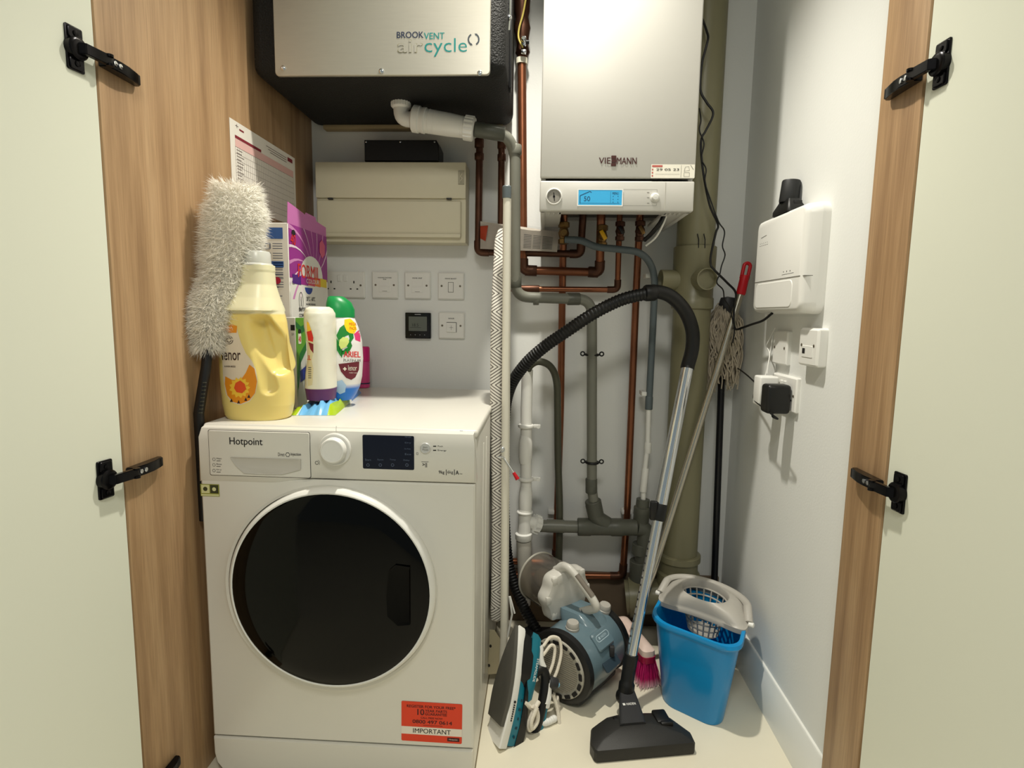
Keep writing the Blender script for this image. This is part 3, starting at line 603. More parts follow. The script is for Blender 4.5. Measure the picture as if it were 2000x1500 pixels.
x0, x1, z0, z1 = rectpx((895, 333), (907, 361), YU); g = G(); g.prism(rrect(x1-x0, z1-z0, 0.001, cx=(x0+x1)/2, cy=(z0+z1)/2), 0.001, fback((0, YU, 0))); lp = part('label_plate', g, mat('label_grey', (162, 156, 134), 0.5), bd)
g = G(); A = fr(((x0+x1)/2, YU-0.0014, (z0+z1)/2), (0, 0, -1), (1, 0, 0)); g.line([(-0.017, 0.006), (0.017, 0.006)], 0.0008, A); g.line([(-0.017, -0.006), (0.017, -0.006)], 0.0008, A); g.line([(-0.012, 0.003), (-0.004, -0.003), (0.002, 0.003), (0.01, -0.003)], 0.0012, A); part('label_mark', g, M_cream, lp)
YK = 1.80; x0, x1, _, z1 = rectpx((711, 273), (857, 316), YK)
t = thing('junction_box', 'flat black electrical box screwed to the wall above the cream consumer unit', 'electrical box', ((x0+x1)/2, YB, uz1+0.004))
g = G(); pr = [(x0, uz1+0.004), (x1, uz1+0.004), (x1, z1-0.018), (x1-0.008, z1), (x0, z1)]; g.prism(pr, YB-YK-0.014, fback((0, YB, 0))); part('base', g, M_black, t)
g = G(); g.prism(pr, 0.013, fback((0, YK+0.0135, 0)), bev=0.003); li = part('cover', g, mat('satin_black', (13, 13, 15), 0.5), t)
for px in (715, 782, 849):
    c = at(px, 277, YK); g = G(); g.lathe([(0.0028, 0), (0.0028, 0.0012), (0.001, 0.0016)], fback((c.x, YK, c.z)), 10); part('screw', g, M_chrome, li)

# ------------------------------------------------------------------ switch and socket plates
GW = 'white wall plates on the back wall'
def plate(F_, w, h, parent, d=0.010, m=None):
    g = G(); g.prism(rrect(w, h, 0.004), 0.005, F_); g.prism(rrect(w, h, 0.004), d-0.005, F_, z0=0.005, bev=0.0035); return part('faceplate', g, m or M_wplas, parent)
def pscrews(F_, sp, parent, d=0.010, y=0.0):
    for s in (1, -1):
        g = G(); g.lathe([(0.0034, 0), (0.0034, 0.0009), (0.0022, 0.0011)], F_ @ Matrix.Translation((s*sp/2, y, d)), 12); g.box((0, 0, d+0.0012), (0.0052, 0.0009, 0.0004), 0, F_ @ Matrix.Translation((s*sp/2, y, 0)), 0); part('screw', g, mat('dull_screw', (120, 112, 98), 0.4, 0.6), parent)
def splate(px, py, label, kind, txt, name='switch_plate'):
    c = at(px, py, YB); F_ = fback((c.x, YB, c.z)); t = thing(name, label, 'switch', (c.x, YB, c.z-0.043), GW if kind else None)
    pl = plate(F_, 0.086, 0.086, t); pscrews(F_, 0.0603, t); d = 0.0103
    g = G(); n = len(txt)
    for i, s in enumerate(txt): g.text(s, F_, 0.0042 if n == 1 else 0.0034, None, 0, d, 0.025, 'c', (0, 0.0235-(0.0052*i)))
    part('lettering', g, M_ink, pl)
    if kind == 'fuse':
        g = G(); g.prism(rrect(0.038, 0.018, 0.002, cy=-0.014), 0.0016, F_, z0=0.0095, bev=0.0006); g.prism(rrect(0.034, 0.016, 0.001, cy=0.006), 0.001, F_, z0=0.0095, bev=0.0004); part('fuse_carrier', g, M_wplas, t)
        g = G(); g.line([(-0.008, -0.020), (0.008, -0.020)], 0.0012, F_, 0, 0.0114); part('slot', g, M_inkg, pl)
    elif kind == 'narrow':
        g = G(); A = F_ @ Matrix.Translation((0, -0.004, 0.0095)) @ Matrix.Rotation(R(4), 4, 'Y'); g.prism(rrect(0.015, 0.030, 0.001), 0.003, A, bev=0.0008); part('rocker', g, M_wplas, t)
        g = G(); g.band(rrect(0.018, 0.033, 0.001, cy=-0.004), rrect(0.0156, 0.0306, 0.001, cy=-0.004), F_, 0, 0.0104); part('recess_line', g, M_inkg, pl)
    else:
        g = G(); A = F_ @ Matrix.Translation((0, -0.006, 0.0095)) @ Matrix.Rotation(R(-3), 4, 'X'); g.prism(rrect(0.031, 0.031, 0.001), 0.003, A, bev=0.0008); part('rocker', g, M_wplas, t)
        g = G(); g.line([(-0.016, 0.0106), (0.0166, 0.0106), (0.0166, -0.022)], 0.0014, F_, 0, 0.0105); g.line([(-0.006, -0.006), (0.006, -0.006)], 0.0006, F_, 0, 0.0135); g.line([(0, 0.001), (0, -0.014)], 0.0006, F_, 0, 0.0135); part('recess_line', g, M_ink, pl)
    return t
splate(753, 557, 'white fused wall plate with two line caption, right of the double socket', 'fuse', ['WASHING MACHINE', 'SPUR'])
splate(816.5, 558, 'white fused wall plate above the black thermostat', 'fuse', ['MVHR UNIT'])
splate(881.5, 559, 'white switch plate with a narrow rocker, right end of its row', 'narrow', ['MVHR BOOST'])
splate(882.5, 636, 'white switch plate with square rocker, right of the black thermostat', 'big', ['BOILER'])
def double_socket(F_, t, rock=True):
    plate(F_, 0.146, 0.086, t); pscrews(F_, 0.1206, t, y=-0.002)
    for s in (1, -1):
        g = G(); A = F_ @ Matrix.Translation((s*0.010, 0.020, 0.0095)) @ Matrix.Rotation(R(5), 4, 'X'); g.prism(rrect(0.013, 0.020, 0.0015), 0.0035, A, bev=0.001); part('rocker', g, M_wplas, t)
        g = G(); F2 = F_ @ Matrix.Translation((s*0.038, -0.003, 0.0102)); g.flat(rrect(0.004, 0.008, 0.0005, cy=0.011), F2); g.flat(rrect(0.006, 0.004, 0.0005, cx=-0.011, cy=-0.011), F2); g.flat(rrect(0.006, 0.004, 0.0005, cx=0.011, cy=-0.011), F2); part('socket_holes', g, M_ink, t)
c = at(671, 556, YB); t = thing('double_socket', 'white double socket partly hidden behind the purple detergent box', 'socket', (c.x, YB, c.z-0.043)); double_socket(fback((c.x, YB, c.z)), t)
YH = 1.866; c = at(816, 636, YH); F_ = fback((c.x, YB, c.z))
t = thing('thermostat', 'square black thermostat with dim grey screen on the back wall', 'thermostat', (c.x, YB, c.z-0.042))
g = G(); g.prism(rrect(0.084, 0.084, 0.003), YB-YH, F_, bev=0.002); part('housing', g, mat('gloss_black', (10, 10, 12), 0.2), t)
g = G(); g.prism(rrect(0.060, 0.047, 0.001, cy=0.006), 0.0004, F_, z0=YB-YH); sc = part('screen', g, mat('lcd_grey', (96, 100, 92), 0.3, emit=0.06), t)
g = G(); z = YB-YH+0.0008; g.text('18.5', F_, 0.010, None, 0, z, 0.0, 'c', (-0.008, 0.002)); g.line([(-0.026, -0.006), (0.01, -0.006)], 0.001, F_, 0, z); part('digits', g, mat('lcd_black', (44, 46, 44), 0.4), sc)
g = G(); z = YB-YH+0.0003; g.line([(-0.010, 0.0365), (0.010, 0.0365)], 0.0022, F_, 0, z); part('top_mark', g, mat('pale_mark', (170, 170, 170), 0.5), t); g = G()
for k in range(4): g.flat(circle(0.0012, 8, cx=-0.024+0.0155*k, cy=-0.030), F_, 0, z)
part('marks', g, mat('pale_mark', (170, 170, 170), 0.5), t)

# ------------------------------------------------------------------ paper notice on the wood panel
a = atX(447, 228, XL); b = atX(575, 310, XL); d = atX(577, 424, XL); w = b.y-a.y; zt_ = (a.z+b.z)/2; h = zt_-d.z+0.028
F_ = fleft((XL+0.0012, a.y, zt_-h))
t = thing('paper_notice', 'white printed test certificate sheet stuck on the wood side panel', 'paper', (XL, a.y+w/2, zt_-h))
g = G(); g.prism([(0, 0), (w, 0), (w, h), (0, h)], 0.0006, fleft((XL+0.0004, a.y, zt_-h))); pp_ = part('sheet', g, mat('paper_white', (232, 226, 216), 0.8), t)
g = G(); g.flat([(w*.06, h*.80), (w*.42, h*.80), (w*.42, h*.835), (w*.06, h*.835)], F_, 0, 0.0002); g.flat([(w*.12, h*.915), (w*.18, h*.915), (w*.18, h*.935), (w*.12, h*.935)], F_, 0, 0.0002); part('header_bar', g, mat('maroon_ink', (130, 34, 48), 0.7), pp_); g = G(); g.flat([(w*.86, h*.90), (w*.95, h*.90), (w*.95, h*.955), (w*.86, h*.955)], F_, 0, 0.0002); part('corner_logo', g, mat('maroon_ink', (130, 34, 48), 0.7), pp_)
g = G(); g.flat([(w*.06, h*.70), (w*.96, h*.70), (w*.96, h*.795), (w*.06, h*.795)], F_, 0, 0.0001); part('print', g, mat('pale_pink_ink', (226, 182, 176), 0.8), pp_)
g = G()
for k in range(34): x = w*(.06+.90*k/33); g.line([(x, h*.09), (x, h*.70)], 0.0006, F_, 0, 0.0002)
for k in range(9): y = h*(.09+.61*k/8); g.line([(w*.06, y), (w*.96, y)], 0.0005, F_, 0, 0.0002)
for k in range(3): g.line([(w*(.5+.03*k), h*(.93-.03*k)), (w*(.84), h*(.93-.03*k))], 0.0016, F_, 0, 0.0002)
for k in range(14): g.line([(w*.075, h*(.67-.037*k)), (w*(.13+.06*random.random()), h*(.67-.037*k))], 0.0014, F_, 0, 0.0002)
g.line([(w*.07, h*.95), (w*.11, h*.95)], 0.0014, F_, 0, 0.0002); g.line([(w*.09, h*.925), (w*.09, h*.975)], 0.0014, F_, 0, 0.0002)
part('print', g, mat('print_grey', (104, 88, 86), 0.8), pp_)

# ------------------------------------------------------------------ folded leaflet in a clear sleeve by the pipes
YL = 1.80
t = thing('leaflet_sleeve', 'printed instruction leaflet in clear sleeve tucked behind the ironing board', 'leaflet', at(1010, 492, YL))
pl = [at(938, 432, YL+0.02), at(1092, 453, YL+0.015), at(1088, 492, YL), at(938, 486, YL)]
def sheet(q, th, nx=12, nz=4, wob=0.003):
    top, bot = [], []
    rings = []
    for i in range(nx+1):
        u = i/nx; r_ = []
        for j in range(nz+1):
            v = j/nz; p = (q[0]*(1-u)+q[1]*u)*(1-v)+(q[3]*(1-u)+q[2]*u)*v; p = p+V((0, wob*math.sin(u*9+v*4), 0)); r_.append(p)
        rings.append(r_+[p+V((0, th, 0)) for p in r_[::-1]])
    return rings
g = G(); g.loft(sheet(pl, 0.004)); sh = part('folded_paper', g, mat('leaflet_paper', (214, 204, 192), 0.75, noise=0.12, nscale=60), t)
def onq(q, u, v, dy=-0.001): return (q[0]*(1-u)+q[1]*u)*(1-v)+(q[3]*(1-u)+q[2]*u)*v+V((0, dy+0.003*math.sin(u*9+v*4), 0))
g = G()
for k in range(9):
    v = .3+.07*k
    for u0, u1 in ((.56, .66), (.68, .78), (.80, .93)): g.add([onq(pl, u0, v), onq(pl, u1, v), onq(pl, u1, v+.028), onq(pl, u0, v+.028)], [(0, 1, 2, 3)])
part('print', g, M_inkg, sh)
g = G(); q = [(.0, .18), (.10, .12), (.07, .72), (.0, .62)]; g.add([onq(pl, u, v, -0.002) for u, v in q], [(0, 1, 2, 3)]); part('red_label', g, mat('orange_red_ink', (196, 66, 28), 0.6), sh)
g = G(); q2 = [p+V((0, -0.006, 0)) for p in pl]; q2[0] += V((-0.004, 0, 0.006)); q2[3] += V((-0.006, 0, -0.008)); q2[1] += V((0.006, 0, 0.004)); q2[2] += V((0.006, 0, -0.006))
g.loft(sheet(q2, 0.0006, wob=0.004)); part('clear_sleeve', g, mat('clear_film', (245, 245, 245), 0.12, noise=0, trans=1.0, ior=1.05), t)

# ------------------------------------------------------------------ things on the right wall
t = thing('wall_router', 'white plastic network box mounted on the right wall', 'network box', (XR, 1.47, 1.06))
XF = 0.572; a = atX(1567, 407, XF); b = atX(1567, 604, XF); c = atX(1481, 437, XF); yn, yf = (a.y+b.y)/2, c.y; zt2, zb2 = (a.z+c.z)/2, b.z; cy, cz = (yn+yf)/2, (zt2+zb2)/2; w, h = yf-yn, zt2-zb2
F_ = fright((XR, cy, cz)); D = XR-XF
g = G(); g.prism(rrect(w+0.024, h+0.02, 0.026, 8), D*0.35, F_); g.loft([[F_ @ V((p[0], p[1], z)) for p in rrect(w+e, h+e*.8, r_, 8)] for z, e, r_ in ((D*.35, .024, .026), (D*.8, .016, .024), (D*.96, .004, .020), (D, -.008, .016))]); hs = part('housing', g, M_wplas, t)
g = G(); q = atX(1500, 548, XF); zs_ = q.z-cz; g.box((0, zs_, D*.98), (w*.97, 0.0012, 0.004), 0, F_); g.box((0, zs_, D*.6), (w+.02, 0.0012, D*.7), 0, F_); part('seam', g, M_inkg, hs)
g = G(); g.prism(rrect(w*.8, (zs_+h/2)*.86, 0.016, 6, cx=-0.012, cy=(zs_-h/2)/2), 0.0025, F_, z0=D-0.001, bev=0.0018); part('lower_cover', g, M_wplas, t)
g = G(); A = F_ @ Matrix.Translation((0, 0, D+0.0002)); g.line([(-w*.40, h*.33), (-w*.27, h*.345)], 0.0018, A)
for k in range(5): g.flat(circle(0.0014, 8, cx=-w*(.41-.042*k), cy=h*.265), A); g.line([(-w*(.425-.042*k), h*.24), (-w*(.395-.042*k), h*.24)], 0.001, A)
part('marks', g, M_inkg, hs)
g = G()
for k in range(3): g.flat(circle(0.0019, 8, cx=w*(.16+.065*k), cy=-h*.105), A)
g.line([(w*.13, -h*.135), (w*.36, -h*.13)], 0.0008, A); part('indicator_lights', g, M_ink, hs)
g = G(); g.box((w/2+0.009, -h*.32, D*.45), (0.002, 0.034, 0.006), 0.001, F_); part('side_button', g, mat('warm_white_light', (250, 246, 232), 0.4), hs)
# black adapter standing on it
p = V((0.598, (yn+yf)/2+0.015, zt2+0.006)); t = thing('camera_adapter', 'black cylindrical adapter on wedge base standing on the white network box', 'adapter', p)
g = G(); g.loft([[p+V((x*s-0.0, y*s, z)) for x, y in rrect(0.044, 0.10, 0.008)] for z, s in ((0.001, 1.0), (0.012, 0.98), (0.030, 0.66), (0.034, 0.6))]); g.box(p+V((0.004, -0.03, 0.022)), (0.02, 0.028, 0.012), 0.003, None); part('base', g, M_black, t)
g = G(); g.lathe([(0.0215, 0.0), (0.0225, 0.004), (0.0215, 0.05), (0.020, 0.053), (0.0, 0.053)], fr(p+V((0, 0.004, 0.029)), (1, 0, 0), (0, 1, 0)) @ Matrix.Rotation(R(4), 4, 'Y'), 32); part('cylinder', g, mat('soft_black', (26, 27, 28), 0.55), t)
# plates
c = atX(1524, 679, XR-0.01); F_ = fright((XR, c.y, c.z)); t = thing('blank_plate', 'white blanking plate on the right wall with thin white wire', 'wall plate', (XR, c.y, c.z-0.043)); plate(F_, 0.086, 0.086, t, 0.012); pscrews(F_, 0.0603, t, 0.012)
g = G(); q = [atX(1514, 640, XR-0.004), atX(1500, 668, XR-0.012), atX(1497, 676, XR-0.014), atX(1503, 690, XR-0.02), atX(1500, 712, XR-0.03), atX(1494, 736, XR-0.035)]; g.tube(spline(q, 6), 0.0012, 6); q = [atX(1510, 652, XR-0.01), atX(1504, 690, XR-0.018), atX(1498, 730, XR-0.03)]; g.tube(spline(q, 6), 0.0009, 6); part('wire', g, M_wplas, t)
c = atX(1579, 678, XR-0.02); F_ = fright((XR, c.y, c.z)); t = thing('network_plate', 'deep white network socket plate with one black port on the right wall', 'socket', (XR, c.y, c.z-0.043))
g = G(); g.prism(rrect(0.092, 0.086, 0.006), 0.014, F_); g.prism(rrect(0.092, 0.086, 0.006), 0.008, F_, z0=0.014, bev=0.005); part('faceplate', g, M_wplas, t); pscrews(F_, 0.060, t, 0.022, 0.004)
g = G(); g.prism(rrect(0.052, 0.026, 0.002, cy=-0.010), 0.0016, F_, z0=0.0215, bev=0.0005); mo = part('module', g, M_wplas, t)
g = G(); g.flat(rrect(0.013, 0.012, 0.0005, cx=-0.016, cy=-0.009), F_, 0, 0.0236); part('port', g, M_ink, mo)
c = atX(1531, 766, XR-0.008); F_ = fright((XR, c.y, c.z)); t = thing('double_socket', 'white double socket on the right wall with two plugs in it', 'socket', (XR, c.y, c.z-0.043)); double_socket(F_, t)
so = F_; c1 = F_ @ V((-0.038, 0.0, 0.0)); c2 = F_ @ V((0.038, 0.0, 0.0))
t = thing('power_adapter', 'white plug adapter in the right wall socket beside the black one', 'plug', F_ @ V((-0.040, -0.042, 0.012)))
g = G(); g.box((-0.040, -0.002, 0.038), (0.046, 0.078, 0.048), 0.005, F_, seg=3); ad = part('body', g, M_wplas, t)
g = G(); g.box((-0.0165, -0.004, 0.040), (0.001, 0.045, 0.004), 0, F_); part('marks', g, M_inkg, ad)
t = thing('power_adapter', 'black plug adapter in the right wall socket beside the white one', 'plug', F_ @ V((0.034, -0.045, 0.012)))
g = G(); g.box((0.034, -0.012, 0.041), (0.046, 0.072, 0.058), 0.009, F_, seg=4); part('body', g, mat('matt_black', (20, 20, 19), 0.38), t)
pb = F_ @ V((0.036, -0.050, 0.045))
g = G(); q = [pb+V((0, 0, 0.006)), pb+V((0, 0.004, -0.008)), atX(1519, 818, 0.565), atX(1503, 806, 0.56), atX(1490, 796, 0.56), atX(1474, 782, 0.562), atX(1472, 772, 0.565), atX(1479, 755, 0.57), atX(1465, 738, 0.58), atX(1445, 722, 0.595), atX(1432, 715, 0.607)]
g.tube(spline(q, 6), 0.0021, 8); part('cable', g, M_black, t)
# hanging cables
YQ = 1.66
g = G(); q = [at(1372, 38, 1.70), at(1380, 60, 1.68), at(1383, 75, 1.66), at(1377, 100, YQ), at(1371, 125, YQ), at(1368, 175, YQ), at(1380, 200, YQ), at(1393, 222, YQ), at(1378, 256, YQ), at(1371, 268, YQ), at(1369, 290, YQ), at(1374, 340, YQ), at(1386, 400, YQ), at(1402, 438, YQ), at(1398, 455, YQ), at(1389, 495, YQ), at(1388, 515, YQ), at(1394, 526, YQ), at(1420, 552, 1.68), at(1437, 572, 1.70), at(1434, 600, 1.72), at(1433, 630, 1.72), at(1437, 643, 1.72), at(1450, 640, 1.70), at(1470, 633, 1.62), at(1490, 626, 1.55), at(1508, 612, 1.50)]
g.tube(spline(q, 6), 0.0032, 8); solo('hanging_cable', g, M_black, 'thick black cable beside the boiler, sweeping across to the white network box', 'cable', at(1508, 612, 1.50))
YQ = 1.655
g = G(); q = [at(1366, 212, 1.67), at(1369, 235, YQ), at(1366, 255, YQ), at(1375, 280, YQ), at(1370, 310, YQ), at(1379, 330, YQ), at(1377, 355, YQ), at(1386, 385, YQ), at(1403, 432, YQ-.004), at(1415, 452, YQ), at(1411, 480, YQ), at(1416, 498, YQ), at(1409, 520, YQ), at(1406, 535, YQ), at(1400, 552, 1.66), at(1412, 566, 1.68), at(1415, 585, 1.70), at(1424, 600, 1.71), at(1434, 640, 1.712), at(1431, 670, 1.712)]
g.tube(spline(q, 6), 0.0019, 8); solo('hanging_cable', g, M_black, 'thinner black cable twisting beside the boiler and ending in the mop strings', 'cable', at(1431, 670, 1.712))
# ------------------------------------------------------------------ washing machine
WF = 1.157; wx0, wx1 = -0.7265, -0.131; zT = 0.808; zS = at(660, 1451, WF).z; zP = at(660, 937, WF).z
t = thing('washing_machine', 'white front loading washer dryer with big black round door', 'washing machine', ((wx0+wx1)/2, 1.49, 0))
M_ws = mat('washer_white', (222, 219, 210), 0.32, noise=0.008, coat=0.2)
g = G(); g.span((wx0+0.004, WF+0.02, 0.012), (wx1-0.002, 1.815, zT-0.016), 0.008, seg=3)
for s in (0.10, 0.17): g.span((wx1-0.0035, WF+0.06+s, 0.12), (wx1-0.0005, WF+0.07+s, zT-0.06), 0.001)
part('cabinet', g, M_ws, t)
g = G(); g.span((wx0+0.001, WF+0.018, zT-0.018), (wx1+0.001, 1.825, zT), 0.007, seg=3); part('top_lid', g, M_ws, t)
cxy = at(643, 1158, 1.125); FW = fback((0, WF, 0)); DC = (cxy.x, cxy.z); rd = 0.2185
oc = at(648, 1150, WF); OC = (oc.x, oc.z); ro = 0.231
# front sheet: outline to circle strips
g = G(); n = 96; hole = [(OC[0]+ro*math.cos(2*PI*k/n), OC[1]+ro*math.sin(2*PI*k/n)) for k in range(n)]
fx0, fx1, fz0, fz1 = wx0+0.002, wx1-0.002, zS+0.002, zP-0.0015
def edge(a, d=0.0):
    dx, dy = math.cos(a), math.sin(a); tt = 9
    for lim, comp, o in ((fx1-d, dx, OC[0]), (fx0+d, dx, OC[0]), (fz1-d, dy, OC[1]), (fz0+d, dy, OC[1])):
        if abs(comp) > 1e-9:
            q = (lim-o)/comp
            if q > 0: tt = min(tt, q)
    return (OC[0]+dx*tt, OC[1]+dy*tt)
cor = sorted([math.atan2(z-OC[1], x-OC[0]) % (2*PI) for x in (fx0, fx1) for z in (fz0, fz1)]+[2*PI*k/n for k in range(n)])
def ringp(f, dz): return [FW @ V((*f(a), dz)) for a in cor]
g.loft([ringp(lambda a: edge(a), -0.02), ringp(lambda a: edge(a), -0.004), ringp(lambda a: edge(a, 0.004), 0.0), ringp(lambda a: (OC[0]+(ro+0.012)*math.cos(a), OC[1]+(ro+0.012)*math.sin(a)), 0.0), ringp(lambda a: (OC[0]+(ro+0.002)*math.cos(a), OC[1]+(ro+0.002)*math.sin(a)), 0.005), ringp(lambda a: (OC[0]+(ro-0.004)*math.cos(a), OC[1]+(ro-0.004)*math.sin(a)), 0.004), ringp(lambda a: (OC[0]+(ro-0.006)*math.cos(a), OC[1]+(ro-0.006)*math.sin(a)), -0.02)], False, False)
part('front_panel', g, M_ws, t, ang=30)
g = G(); g.lathe([(ro-0.003, -0.018), (0.0, -0.018)], fback((OC[0], WF, OC[1])), 48, cap0=False, cap1=False); part('door_recess', g, M_dark, t)
dc = fback((DC[0], WF, DC[1]))
g = G(); g.lathe([(rd-0.004, -0.014), (rd+0.004, -0.004), (rd+0.0045, 0.016), (rd+0.002, 0.024), (rd-0.003, 0.028), (rd-0.006, 0.027)], dc, 96, cap0=False, cap1=False); part('door_rim', g, M_wplas, t)
# dark glass with a grip recess on its right
g = G(); gl = [(rd-0.0055, 0.0265), (rd-0.012, 0.030), (rd-0.04, 0.0335), (rd-0.09, 0.0365), (0.07, 0.0385), (0.02, 0.039), (0.0, 0.039)]
g.lathe(gl, dc, 96, cap0=False, cap1=False); gd = part('door_glass', g, M_glassd, t)
hc = at(782, 1165, 1.118); HF = fback((hc.x, WF, hc.z)); g = G()
o1 = [(-0.024, 0.055), (-0.010, 0.068), (0.020, 0.064), (0.020, -0.062), (-0.006, -0.066), (-0.028, -0.046), (-0.030, 0.0)]
o2 = [(-0.016, 0.05), (-0.004, 0.060), (0.018, 0.056), (0.018, -0.054), (0.0, -0.056), (-0.018, -0.04), (-0.020, 0.0)]
g.loft([[HF @ V((x, y, 0.034)) for x, y in o1], [HF @ V((x, y, 0.0385)) for x, y in o1], [HF @ V((x, y, 0.0365)) for x, y in o2]], True, True)
part('door_grip', g, mat('grip_black', (2, 2, 2), 0.25, ior=1.2), gd)
# control panel with a soft dip on the left, drawer, dial, display
def zdip(x):
    u = (x-wx0)/(wx1-wx0); lo = at(400, 941, WF).z; hi = zP
    s = max(0, min(1, (u-0.26)/0.16)); s = s*s*(3-2*s); return lo*(1-s)+hi*s
g = G(); nn = 40; xs = [wx0+(wx1-wx0)*k/nn for k in range(nn+1)]
def row(y, zf, inset=0.0): return [V((min(max(x, wx0+inset), wx1-inset), y, zf(x))) for x in xs]
g.loft([row(WF+0.03, lambda x: zdip(x)+0.0012, 0.0), row(WF+0.002, lambda x: zdip(x)+0.0012, 0.0), row(WF-0.001, lambda x: zdip(x)+0.004, 0.004), row(WF-0.001, lambda x: zT-0.026, 0.004), row(WF+0.006, lambda x: zT-0.007, 0.007), row(WF+0.03, lambda x: zT-0.001, 0.006)], False, False, close=False)
for sx_, ins in ((wx0, 0), (wx1, 0)):
    i = 0 if sx_ == wx0 else nn; x = xs[i]; e = 0.004 if sx_ == wx0 else -0.004
    g.add([V((x, WF+0.03, zdip(x)+0.001)), V((x, WF+0.002, zdip(x)+0.001)), V((x+e, WF-0.001, zdip(x)+0.004)), V((x+e, WF-0.001, zT-0.026)), V((x+e*1.7, WF+0.006, zT-0.007)), V((x+e*1.5, WF+0.03, zT-0.001))], [(0, 1, 2, 3, 4, 5)])
cpn = part('control_panel', g, M_ws, t, ang=50)
Y_ = WF-0.001; CP = fback((0, Y_, 0))
x0, x1, z0, z1 = rectpx((407, 838), (607, 935), Y_); z0 += 0.002; z1 -= 0.002
g = G(); g.prism(rrect(x1-x0, z1-z0, 0.004, cx=(x0+x1)/2, cy=(z0+z1)/2), 0.0022, CP, bev=0.0012); dw = part('detergent_drawer', g, M_ws, t)
g = G(); g.band(rrect(x1-x0+0.0022, z1-z0+0.0022, 0.004, cx=(x0+x1)/2, cy=(z0+z1)/2), rrect(x1-x0-0.0004, z1-z0-0.0004, 0.004, cx=(x0+x1)/2, cy=(z0+z1)/2), CP, 0, 0.0004); part('gap_line', g, M_dark, dw)
YD = Y_-0.0023; DF = fback((0, YD, 0))
def pl2(pts, Y): return [L2(*p, Y) for p in pts]
g = G(); o = pl2([(450, 893), (588, 897), (588, 917), (553, 926), (520, 926), (478, 924), (462, 910)], YD); c = V((sum(p[0] for p in o)/7, sum(p[1] for p in o)/7)); i_ = [tuple(c+(V(p)-c)*0.88) for p in o]
g.loft([[DF @ V((*p, 0.0002)) for p in o], [DF @ V((*p, 0.0022)) for p in o], [DF @ V((*p, 0.0005)) for p in i_]], False, True); part('drawer_grip', g, mat('grip_grey', (196, 192, 184), 0.3, coat=0.3), dw)
g = G(); put(g, 'Hotpoint', (448, 854), (513, 874), YD, DF, 0.012); part('brand_lettering', g, M_ink, dw); g = G()
for k, y in enumerate((897, 908, 919)):
    c = L2(418, y, YD); g.band(circle(0.0034, 14, *c), circle(0.0028, 14, *c), DF, 0, 0.0004); put(g, ('Main', 'Rinse', 'Dry')[k], (423, y-3), (433, y), YD, DF); g.line(pl2([(423, y+3), (431, y+3)], YD), 0.001, DF, 0, 0.0004)
part('dose_symbols', g, M_ink, dw); g = G(); put(g, 'Direct', (543, 884), (556, 891), YD, DF); put(g, 'Injection', (568, 884), (588, 892), YD, DF, 0.01); c = L2(562, 888, YD); g.band(circle(0.0052, 6, *c), circle(0.004, 6, *c), DF, 0, 0.0004)
part('lettering', g, M_ink, dw)
c = at(655, 877, Y_); A = fback((c.x, Y_, c.z)); g = G(); g.lathe([(0.0345, 0), (0.0345, 0.004), (0.0325, 0.006), (0.031, 0.005)], A, 48); g.lathe([(0.0270, 0.004), (0.0265, 0.018), (0.024, 0.021), (0.0215, 0.0215), (0.021, 0.0205), (0.0, 0.0205)], A, 48); di = part('programme_dial', g, M_wplas, t)
g = G(); g.line([L2(657, 832, Y_), L2(656.5, 842, Y_)], 0.0014, CP, 0, 0.0004); part('dial_pointer', g, M_wplas, di)
x0, x1, z0, z1 = rectpx((708, 849), (809, 918), Y_); g = G(); g.prism(rrect(x1-x0, z1-z0, 0.003, cx=(x0+x1)/2, cy=(z0+z1)/2), 0.0006, CP); sc = part('display', g, mat('navy_display', (10, 16, 34), 0.16, emit=0.02), t, 'dark navy display')
g = G()
for s, x, y in (('Start', 719, 898), ('Spin', 743, 898), ('Temp', 767, 898), ('Delay', 794, 899), ('Full Load', 797, 853), ('Dry', 797, 865), ('Dry Mode', 796, 877), ('Eco', 797, 887)): put(g, s, (x-6, y-2), (x+6, y+2), Y_-0.0007, fback((0, Y_-0.0007, 0)))
for x in (719, 743, 767, 795): c = L2(x, 908, Y_); g.band(circle(0.0034, 12, *c), circle(0.0024, 12, *c), fback((0, Y_-0.0007, 0)), 0, 0.0004)
part('display_marks', g, mat('dim_blue_grey', (84, 96, 118), 0.5), sc)
c = at(831, 875, Y_); A = fback((c.x, Y_, c.z)); g = G(); g.lathe([(0.0115, 0), (0.0115, 0.002), (0.010, 0.003), (0.009, 0.002), (0.0, 0.002)], A, 28); bt = part('start_button', g, mat('pale_silver', (206, 206, 204), 0.3, 0.2), t)
g = G(); A2 = fback((c.x, Y_-0.0022, c.z)); g.text('Start', A2, 0.0035, None, 0, 0.0002, 0, 'c', (0, 0.002)); g.text('Pause', A2, 0.0035, None, 0, 0.0002, 0, 'c', (0, -0.003)); part('lettering', g, M_inkg, bt)
g = G()
put(g, '9kg', (857, 919), (868, 927), Y_, CP, 0.015); put(g, '|', (871, 917), (872.2, 928), Y_, CP); put(g, '6kg', (874, 919), (885, 927), Y_, CP); put(g, '|', (887, 917), (888.2, 928), Y_, CP); put(g, 'A', (890, 919), (896, 927), Y_, CP, 0.03); put(g, 'class', (897.5, 924), (903, 926.5), Y_, CP)
part('capacity_lettering', g, M_ink, cpn); g = G(); put(g, 'Push', (855, 870), (865, 873), Y_, CP); put(g, 'Energy', (855, 878), (872, 882), Y_, CP)
for y in (871.5, 879.5): g.line([L2(846, y, Y_), L2(852, y, Y_)], 0.0022, CP, 0, 0.0004)
